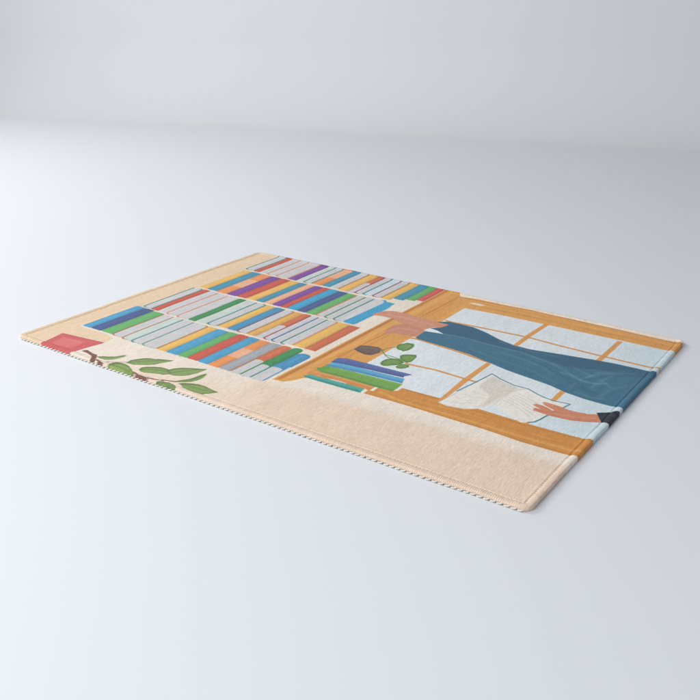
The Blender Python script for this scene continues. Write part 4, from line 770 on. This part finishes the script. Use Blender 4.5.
# ------------------------------------------------------------------ the dyed pattern, evaluated at any rug point
KAL = np.array((0.99,0.98,0.97))
def seg_dist(px, py, ax, ay, bx, by):
    dx, dy = bx - ax, by - ay
    q = dx * dx + dy * dy + 1e-9
    t = np.clip(((px - ax) * dx + (py - ay) * dy) / q, 0, 1)
    return np.hypot(px - ax - t * dx, py - ay - t * dy)
def dye(X, Y):
    """X, Y 1-D arrays (mm); returns (n,3) linear colours of the printed cloth"""
    n = len(X)
    base = np.tile(np.array([240., 228, 213]), (n, 1))
    order = np.argsort(X, kind='stable'); Xs = X[order]
    Ys = Y[order]; out = base[order]
    for cmd in ART:
        kind, col, pts = cmd[0], np.array(cmd[1], float), cmd[2]
        soft = cmd[3] if kind == 'p' else cmd[4]
        wid = 0 if kind == 'p' else cmd[3] / 2
        al = 1.0 if kind == 'p' else cmd[5]
        P = np.array(pts); m = soft + wid + 0.5
        a, b = np.searchsorted(Xs, [P[:, 0].min() - m, P[:, 0].max() + m])
        if b <= a: continue
        sel = np.nonzero((Ys[a:b] > P[:, 1].min() - m) & (Ys[a:b] < P[:, 1].max() + m))[0] + a
        if len(sel) == 0: continue
        px, py = Xs[sel], Ys[sel]
        d = np.full(len(sel), 1e9); k = len(P)
        for i in range(k if kind == 'p' else k - 1):
            ax, ay = P[i]; bx, by = P[(i + 1) % k]
            d = np.minimum(d, seg_dist(px, py, ax, ay, bx, by))
        if kind == 'p':
            ins = np.zeros(len(sel), bool)
            for i in range(k):
                ax, ay = P[i]; bx, by = P[(i + 1) % k]
                c = (ay > py) != (by > py)
                ins ^= c & (px < (bx - ax) * (py - ay) / ((by - ay) if by != ay else 1e-9) + ax)
            sd = np.where(ins, -d, d)
        else:
            sd = d - wid
        al = al * np.clip(0.5 - sd / soft, 0, 1)[:, None]
        out[sel] = out[sel] * (1 - al) + col * al
    res = np.empty_like(out); res[order] = out
    # gouache-like unevenness of the artwork itself: long strokes along the shelves' uprights
    s = (smooth_noise(X * 6, Y * .35, 5, 14) - .5) * .028 + (smooth_noise(X * 2, Y * .5, 9, 20) - .5) * .028
    res = np.clip(res * (1 + s[:, None]), 0, 255)
    return lin(res) * KAL

# ------------------------------------------------------------------ rug geometry
R = 13.0; INS = 2.5; RI = R - INS; SEAM = 10.5
def edge_dist(x, y):
    qx = np.abs(x - L / 2) - (L / 2 - R); qy = np.abs(y - W / 2) - (W / 2 - R)
    return R - (np.hypot(np.maximum(qx, 0), np.maximum(qy, 0)) + np.minimum(np.maximum(qx, qy), 0))
def along(x, y):
    """running length round the border, mm"""
    dx0, dx1, dy0, dy1 = x, L - x, y, W - y
    k = np.argmin(np.stack([dy0, dx1, dy1, dx0]), axis=0)
    return np.choose(k, [x, L + y, L + W + (L - x), 2 * L + W + (W - y)])
def lift(x, y):
    d = edge_dist(x, y)
    right = np.clip((x - (L - 22)) / 8, 0, 1) * (np.minimum(y, W - y) > -99)
    bulge = np.sin(np.pi * np.clip((d + 1.5) / (SEAM + 1.2), 0, 1)) ** .8 * (1.1 + 1.1 * right)
    s = along(x, y)
    dim = .5 + .5 * np.cos(2 * np.pi * s / 5.2)
    groove = -np.exp(-((d - SEAM) / .95) ** 2) * (.3 + .8 * dim) * (1 - .45 * right)
    ridge = .35 * np.exp(-((d - SEAM - 2.4) / 1.4) ** 2)
    wav = (smooth_noise(x, y, 3, 70) - .5) * 1.0 + (smooth_noise(x, y, 8, 26) - .5) * .25
    cloth = (smooth_noise(x, y * .5, 21, 3.0) - .5) * .16
    wav_hem = (smooth_noise(s, s * 0, 4, 9) - .5) * .5 * (d < SEAM)
    return bulge + groove + ridge + wav + cloth + wav_hem
def wobble(x, y):
    s = along(x, y); d = edge_dist(x, y)
    bow = 6.5 * np.sin(np.pi * np.clip(x / L, 0, 1)) ** .8 * (y > W / 2)
    w = bow + ((smooth_noise(s, s * 0, 11, 45) - .5) * 1.6 + (smooth_noise(s, s * 0, 12, 12) - .5) * .5) * np.exp(-np.maximum(d, 0) / 12)
    return w
def spaced(lo, hi, fine, coarse, band):
    a = np.arange(lo, lo + band, fine); b = np.arange(hi, hi - band, -fine)[::-1]
    mid = np.linspace(a[-1], b[0], int((b[0] - a[-1]) / coarse) + 1)[1:-1]
    return np.concatenate([a, mid, b])
gx = spaced(INS, L - INS, .55, .78, RI + .01); gy = spaced(INS, W - INS, .55, .78, RI + .01)
GX, GY = np.meshgrid(gx, gy, indexing='ij')
# square corners -> rounded ones
ax_ = np.clip((np.abs(GX - L / 2) - (L / 2 - R)) / RI, 0, 1); ay_ = np.clip((np.abs(GY - W / 2) - (W / 2 - R)) / RI, 0, 1)
mx = ax_ * np.sqrt(1 - ay_ ** 2 / 2); my = ay_ * np.sqrt(1 - ax_ ** 2 / 2)
PX = np.where(ax_ > 0, L / 2 + np.sign(GX - L / 2) * (L / 2 - R + RI * mx), GX)
PY = np.where(ay_ > 0, W / 2 + np.sign(GY - W / 2) * (W / 2 - R + RI * my), GY)
nx, ny = len(gx), len(gy)
px, py = PX.ravel(), PY.ravel()
pz = lift(px, py)
colr = dye(px, py)
dist = edge_dist(px, py); run = along(px, py)
wb = wobble(px, py)
ux = np.clip((px - L / 2) / (L / 2), -1, 1) ** 9; uy = np.clip((py - W / 2) / (W / 2), -1, 1) ** 9
verts = np.stack([px + wb * ux, py + wb * uy, Z0 + pz], 1)
I = np.arange(nx * ny).reshape(nx, ny)
quads = np.stack([I[:-1, :-1], I[1:, :-1], I[1:, 1:], I[:-1, 1:]], -1).reshape(-1, 4)
fd = dist[quads].mean(1)
# border rings: roll over the edge and down
loop = np.concatenate([I[:-1, 0], I[-1, :-1], I[1:, -1][::-1], I[0, 1:][::-1]])
lx, ly = px[loop], py[loop]
h = .5
nxv = edge_dist(lx - h, ly) - edge_dist(lx + h, ly); nyv = edge_dist(lx, ly - h) - edge_dist(lx, ly + h)
nn = np.hypot(nxv, nyv) + 1e-9; nxv /= nn; nyv /= nn
right = np.clip((lx - (L - 14)) / 6, 0, 1)
zb = -3.3 * (1 - right) + -5.2 * right            # the threads show below the long edges only
ring_v, ring_c, ring_s = [], [], []
lz = pz[loop]
for a in (18, 36, 54, 72, 90):
    t = math.radians(a)
    ring_v.append(np.stack([verts[loop, 0] + nxv * INS * math.sin(t), verts[loop, 1] + nyv * INS * math.sin(t), Z0 + lz - 2.2 * (1 - math.cos(t))], 1))
for f in (.5, 1.0, 1.0):
    zz = (lz - 2.2) * (1 - f) + zb * f
    off = INS - (1.3 if len(ring_v) == 7 else .15 * f)
    ring_v.append(np.stack([verts[loop, 0] + nxv * off, verts[loop, 1] + nyv * off, Z0 + np.minimum(zz, lz - 2.0)], 1))
nl = len(loop); base = nx * ny
allv = np.concatenate([verts] + ring_v)
allc = np.concatenate([colr] + [colr[loop]] * len(ring_v))
alls = np.concatenate([run] + [run[loop]] * len(ring_v))
rq = []
prev = loop
for k in range(len(ring_v)):
    cur = base + k * nl + np.arange(nl)
    rq.append(np.stack([prev, cur, np.roll(cur, -1), np.roll(prev, -1)], 1)); prev = cur
rq = np.concatenate(rq)

# ------------------------------------------------------------------ materials
def cloth_material(name, hem):
    N = NT(name); b = N.b
    co = N.n('ShaderNodeTexCoord').outputs['Object']
    at = N.n('ShaderNodeAttribute', attribute_name='dye').outputs['Color']
    def noise(sx, sy, det=2, rough=.5):
        mp = N.n('ShaderNodeMapping'); mp.inputs['Scale'].default_value = (sx, sy, 1); N.l(co, mp.inputs[0])
        t = N.n('ShaderNodeTexNoise'); t.inputs['Scale'].default_value = 1; t.inputs['Detail'].default_value = det
        t.inputs['Roughness'].default_value = rough; N.l(mp.outputs[0], t.inputs['Vector']); return t.outputs['Fac']
    warp = noise(950, 105, 2)               # threads running across the short side, uneven slubs
    warp2 = noise(620, 60, 1)
    weft = noise(240, 760, 1)
    sep = N.n('ShaderNodeSeparateXYZ'); N.l(co, sep.inputs[0])
    jx = N.math('MULTIPLY', noise(60, 12, 1), 7.0)
    rib = N.math('SINE', N.math('ADD', N.math('MULTIPLY', sep.outputs[0], 2 * math.pi / .0021), jx))
    knot = N.math('SINE', N.math('MULTIPLY', sep.outputs[1], 2 * math.pi / .0017))
    hgt = N.math('ADD', N.math('MULTIPLY', warp, 1.3), N.math('MULTIPLY', weft, .9))
    hgt = N.math('ADD', hgt, N.math('MULTIPLY', rib, .16))
    hgt = N.math('ADD', hgt, N.math('MULTIPLY', knot, .06))
    if hem:
        st = N.n('ShaderNodeAttribute', attribute_name='run').outputs['Fac']
        hgt = N.math('ADD', N.math('MULTIPLY', hgt, .35), N.math('MULTIPLY', N.math('SINE', N.math('MULTIPLY', st, 2 * math.pi / 2.6)), N.math('MULTIPLY', N.n('ShaderNodeAttribute', attribute_name='ribbing').outputs['Fac'], .5)))
    # undyed yarn shows where the ink has not reached: paler and darker slubs
    v = N.math('ADD', N.math('MULTIPLY', warp, .62), N.math('MULTIPLY', warp2, .38))
    v = N.math('MULTIPLY', N.math('SUBTRACT', v, .5), .8)
    v = N.math('ADD', N.math('ADD', v, N.math('MULTIPLY', rib, .025)), 1.0)
    mul = N.n('ShaderNodeVectorMath', operation='SCALE'); N.l(at, mul.inputs[0]); N.l(v, mul.inputs['Scale'])
    yarn = N.n('ShaderNodeMix', data_type='RGBA'); yarn.inputs['B'].default_value = (.70, .68, .65, 1)
    N.l(mul.outputs[0], yarn.inputs['A'])
    wf = N.math('MULTIPLY', N.math('MAXIMUM', N.math('SUBTRACT', weft, .60), 0), .7)
    N.l(wf, yarn.inputs['Factor'])
    N.l(yarn.outputs['Result'], b.inputs['Base Color'])
    b.inputs['Roughness'].default_value = .85
    b.inputs['Specular IOR Level'].default_value = .25
    b.inputs['Sheen Weight'].default_value = .12
    b.inputs['Sheen Roughness'].default_value = .5
    bp = N.n('ShaderNodeBump'); bp.inputs['Strength'].default_value = .8; bp.inputs['Distance'].default_value = .0005
    N.l(hgt, bp.inputs['Height']); N.l(bp.outputs[0], b.inputs['Normal'])
    return N.m
M_face = cloth_material('printed polyester weave', False)
M_hem = cloth_material('printed rolled hem', True)
def plain(name, col, rough, nscale=0, namp=0, bump=0):
    N = NT(name); b = N.b
    b.inputs['Base Color'].default_value = (*col, 1); b.inputs['Roughness'].default_value = rough
    if nscale:
        co = N.n('ShaderNodeTexCoord').outputs['Object']
        t = N.n('ShaderNodeTexNoise'); t.inputs['Scale'].default_value = nscale; t.inputs['Detail'].default_value = 4
        N.l(co, t.inputs['Vector'])
        v = N.math('ADD', N.math('MULTIPLY', N.math('SUBTRACT', t.outputs['Fac'], .5), namp), 1)
        rgb = N.n('ShaderNodeRGB'); rgb.outputs[0].default_value = (*col, 1)
        mul = N.n('ShaderNodeVectorMath', operation='SCALE'); N.l(rgb.outputs[0], mul.inputs[0]); N.l(v, mul.inputs['Scale'])
        N.l(mul.outputs[0], b.inputs['Base Color'])
        if bump:
            bp = N.n('ShaderNodeBump'); bp.inputs['Strength'].default_value = bump; bp.inputs['Distance'].default_value = .0003
            N.l(t.outputs['Fac'], bp.inputs['Height']); N.l(bp.outputs[0], b.inputs['Normal'])
    return N.m
M_white = plain('white overlock thread', (.76, .725, .66), .8, 900, .3, .3)
M_back = plain('dark rubber backing', (.2, .195, .19), .7, 400, .5, .4)
M_floor = plain('matt pale blue floor', (.776,.801,.837), .62, 3.0, .012)
M_wall = plain('matt pale wall', (.785,.80,.82), .7, 3.0, .012)
for m_ in (M_floor, M_wall): m_.node_tree.nodes['Principled BSDF'].inputs['Specular IOR Level'].default_value = .3

# ------------------------------------------------------------------ the rug
rug = bpy.data.objects.new('area_rug', None); COL.objects.link(rug)
rug.empty_display_size = .1
rug['label'] = 'flat woven rug printed with bookshelves, jeans and an open book, lying on pale floor'
rug['category'] = 'rug'
def sub(name, faces, mat):
    used = np.unique(faces); remap = np.full(len(allv), -1); remap[used] = np.arange(len(used))
    return mesh_obj(name, allv[used], remap[faces], mat, rug, True, {'dye': allc[used], 'run': alls[used], 'ribbing': 1 - .8 * np.clip((allv[used][:, 0] - (L - 16)) / 8, 0, 1)})
sub('printed_face', quads[fd > SEAM], M_face)
sub('hem', np.concatenate([quads[fd <= SEAM], rq]), M_hem)

def border_point(s, off):
    """point on the rounded border, off mm outside it; returns x, y, nx, ny"""
    a, b = L - 2 * R, W - 2 * R; q = math.pi * R / 2
    s = s % (2 * (a + b) + 4 * q)
    for (x, y, dx, dy, ln, cx, cy, a0) in ((R, 0, 1, 0, a, L - R, R, -90), (L, R, 0, 1, b, L - R, W - R, 0), (L - R, W, -1, 0, a, R, W - R, 90), (0, W - R, 0, -1, b, R, R, 180)):
        if s < ln:
            nx_, ny_ = dy, -dx
            return x + dx * s + nx_ * off, y + dy * s + ny_ * off, nx_, ny_
        s -= ln
        if s < q:
            t = math.radians(a0) + s / R
            return cx + math.cos(t) * (R + off), cy + math.sin(t) * (R + off), math.cos(t), math.sin(t)
        s -= q
PER = 2 * (L + W - 4 * R) + 2 * math.pi * R
def wob(x, y):
    x1 = np.array([min(max(x, 3), L - 3)]); y1 = np.array([min(max(y, 3), W - 3)])
    w = wobble(x1, y1)[0]
    return w * max(-1, min(1, (x - L / 2) / (L / 2))) ** 9, w * max(-1, min(1, (y - W / 2) / (W / 2))) ** 9
def tube(path, rad, V, F, K=7):
    b0 = len(V); P = [np.array(p, float) for p in path]; n = len(P)
    for i, p in enumerate(P):
        t = P[min(i + 1, n - 1)] - P[max(i - 1, 0)]; t /= np.linalg.norm(t) + 1e-9
        u = np.cross(t, (0, 0, 1)); u /= np.linalg.norm(u) + 1e-9; w = np.cross(u, t)
        r = rad * (.35 if i in (0, n - 1) else 1)
        for k in range(K):
            a = 2 * math.pi * k / K
            V.append(p + r * (math.cos(a) * u + math.sin(a) * w))
    for i in range(n - 1):
        for k in range(K):
            F.append((b0 + i * K + k, b0 + i * K + (k + 1) % K, b0 + (i + 1) * K + (k + 1) % K, b0 + (i + 1) * K + k))
rs = np.random.RandomState(2)
# overlock loops hanging below the long and the left edges
V, F = [], []
s = 2.0
while s < PER - 2:
    x, y, _, _ = border_point(s, 0)
    step = 8.5 + rs.uniform(-.5, .5)
    if x < L - 14:
        path = []
        for (ds, off, z) in ((-.6, -1.6, .6), (.4, .1, .9), (2.2, .7, 1.25), (4.2, .7, 1.6), (5.9, .4, 2.1), (6.8, -.4, 2.6), (7.2, -1.4, 3.0)):
            X, Y, _, _ = border_point(s + ds, off + rs.uniform(-.15, .15)); wx, wy = wob(X, Y)
            path.append((X + wx, Y + wy, z + rs.uniform(-.12, .12)))
        tube(path, 1.0, V, F)
    s += step
mesh_obj('overlock_stitching', np.array(V), np.array(F), M_white, rug)
# straight seam stitches on top, in dyed thread
V, F = [], []
s = 1.0
while s < PER - 3:
    pts = []
    for ds in (0, 1.2, 2.4, 3.5):
        x, y, _, _ = border_point(s + ds, -SEAM)
        zz = lift(np.array([x]), np.array([y]))[0]
        pts.append([x, y, zz])
    zc = max(p[2] for p in pts) + .05
    path = [(p[0], p[1], Z0 + zc + dz) for p, dz in zip(pts, (-.55, .1, .1, -.55))]
    tube(path, .42, V, F, 6)
    s += 5.2
V = np.array(V)
mesh_obj('seam_stitching', V, np.array(F), M_hem, rug, True, {'dye': dye(V[:, 0], V[:, 1]) * .84, 'run': np.zeros(len(V)), 'ribbing': np.zeros(len(V))})
# backing: a dark sheet a little smaller than the cloth
V, F = [], []
K = 900
for (off, z) in ((-3.0, .35), (-1.0, .25), (-.9, 3.0), (-3.0, 3.05)):
    for i in range(K):
        X, Y, _, _ = border_point(PER * i / K, off); V.append((X, Y, z))
for r_ in range(3):
    for i in range(K):
        j = (i + 1) % K; F.append((r_ * K + i, r_ * K + j, (r_ + 1) * K + j, (r_ + 1) * K + i))
bk = mesh_obj('backing', np.array(V), np.array(F), M_back, rug, False)
bme = bk.data
import bmesh
bm = bmesh.new(); bm.from_mesh(bme); bm.verts.ensure_lookup_table()
bm.faces.new([bm.verts[i] for i in range(K)]); bm.faces.new([bm.verts[3 * K + i] for i in range(K)][::-1])
bmesh.ops.recalc_face_normals(bm, faces=bm.faces[:])
bm.to_mesh(bme); bm.free()

# ------------------------------------------------------------------ floor sweeping up into the wall
P0 = np.array((-2.596,2.006)); P1 = np.array((0.339,2.874))          # foot of the wall, metres
d = (P1 - P0) / np.linalg.norm(P1 - P0); nrm = np.array((d[1], -d[0]))     # towards the camera
A = P0 - d * 9; B = P0 + d * 13
def setting(name, prof, mat):
    V, F = [], []
    for (o, z) in prof:
        for e in (A, B):
            q = e + nrm * o; V.append((q[0] * 1000, q[1] * 1000, z * 1000))
    for i in range(len(prof) - 1): F.append((2 * i, 2 * i + 1, 2 * i + 3, 2 * i + 2))
    o = mesh_obj(name, np.array(V), np.array(F), mat, None, True)
    o['kind'] = 'structure'; return o
RC = .35
prof = [(RC, 0)] + [(RC - RC * math.sin(math.radians(a)), RC - RC * math.cos(math.radians(a))) for a in range(3, 91, 3)] + [(0, RC + .5), (0, 3.6)]
setting('floor', [(14, 0), (RC + .02, 0), (RC, 0)], M_floor)
setting('wall', prof, M_wall)

# ------------------------------------------------------------------ camera
cam = bpy.data.objects.new('camera', bpy.data.cameras.new('camera')); COL.objects.link(cam)
yaw, pitch, f = 2.1829217730113237, 0.39146659422136687, 863.2673961578026
cam.location = (1.2179725545719295, -0.7739273034282901, 0.5237104589361549 + Z0 / 1000)
cam.rotation_euler = (math.pi / 2 - pitch, 0, yaw - math.pi / 2)
cam.data.sensor_width = 36; cam.data.lens = 36 * f / 700; cam.data.clip_end = 100; cam.data.clip_start = .02
C.camera = cam

# ------------------------------------------------------------------ light
w = bpy.data.worlds.new('World'); C.world = w; w.use_nodes = True
bg = w.node_tree.nodes['Background']
bg.inputs[0].default_value = (*(.97,.985,1.03), 1); bg.inputs[1].default_value = .34
from mathutils import Vector
def area(name, loc, tgt, size, power, col, spread=180):
    a = bpy.data.lights.new(name, 'AREA'); a.shape = 'RECTANGLE'; a.size, a.size_y = size
    a.energy = power; a.color = col; a.spread = math.radians(spread)
    o = bpy.data.objects.new(name, a); COL.objects.link(o); o.location = loc
    o.rotation_euler = (Vector(tgt) - Vector(loc)).to_track_quat('-Z', 'Y').to_euler()
    return o
area('front_softbox', (0.0913, -1.7846, 1.50), (.457, .305, 0), (1.2, 1.2), 34.9, (.985, 1, 1.02))
area('key_softbox', (-1.9182, -0.1407, 1.80), (.457, .305, 0), (1.2, 1.2), 42.3, (1, 1, .98))
area('wall_softbox', (-2.4440, 0.9563, 1.10), (-2.4441, 0.9564, 0.00), (1, 1), 3.6, (1, 1, .98))

C.view_settings.view_transform = 'Standard'; C.view_settings.look = 'None'
C.view_settings.gamma = 1; C.view_settings.exposure = 0
C.render.engine = 'CYCLES'
C.render.resolution_x = 1024; C.render.resolution_y = 1024
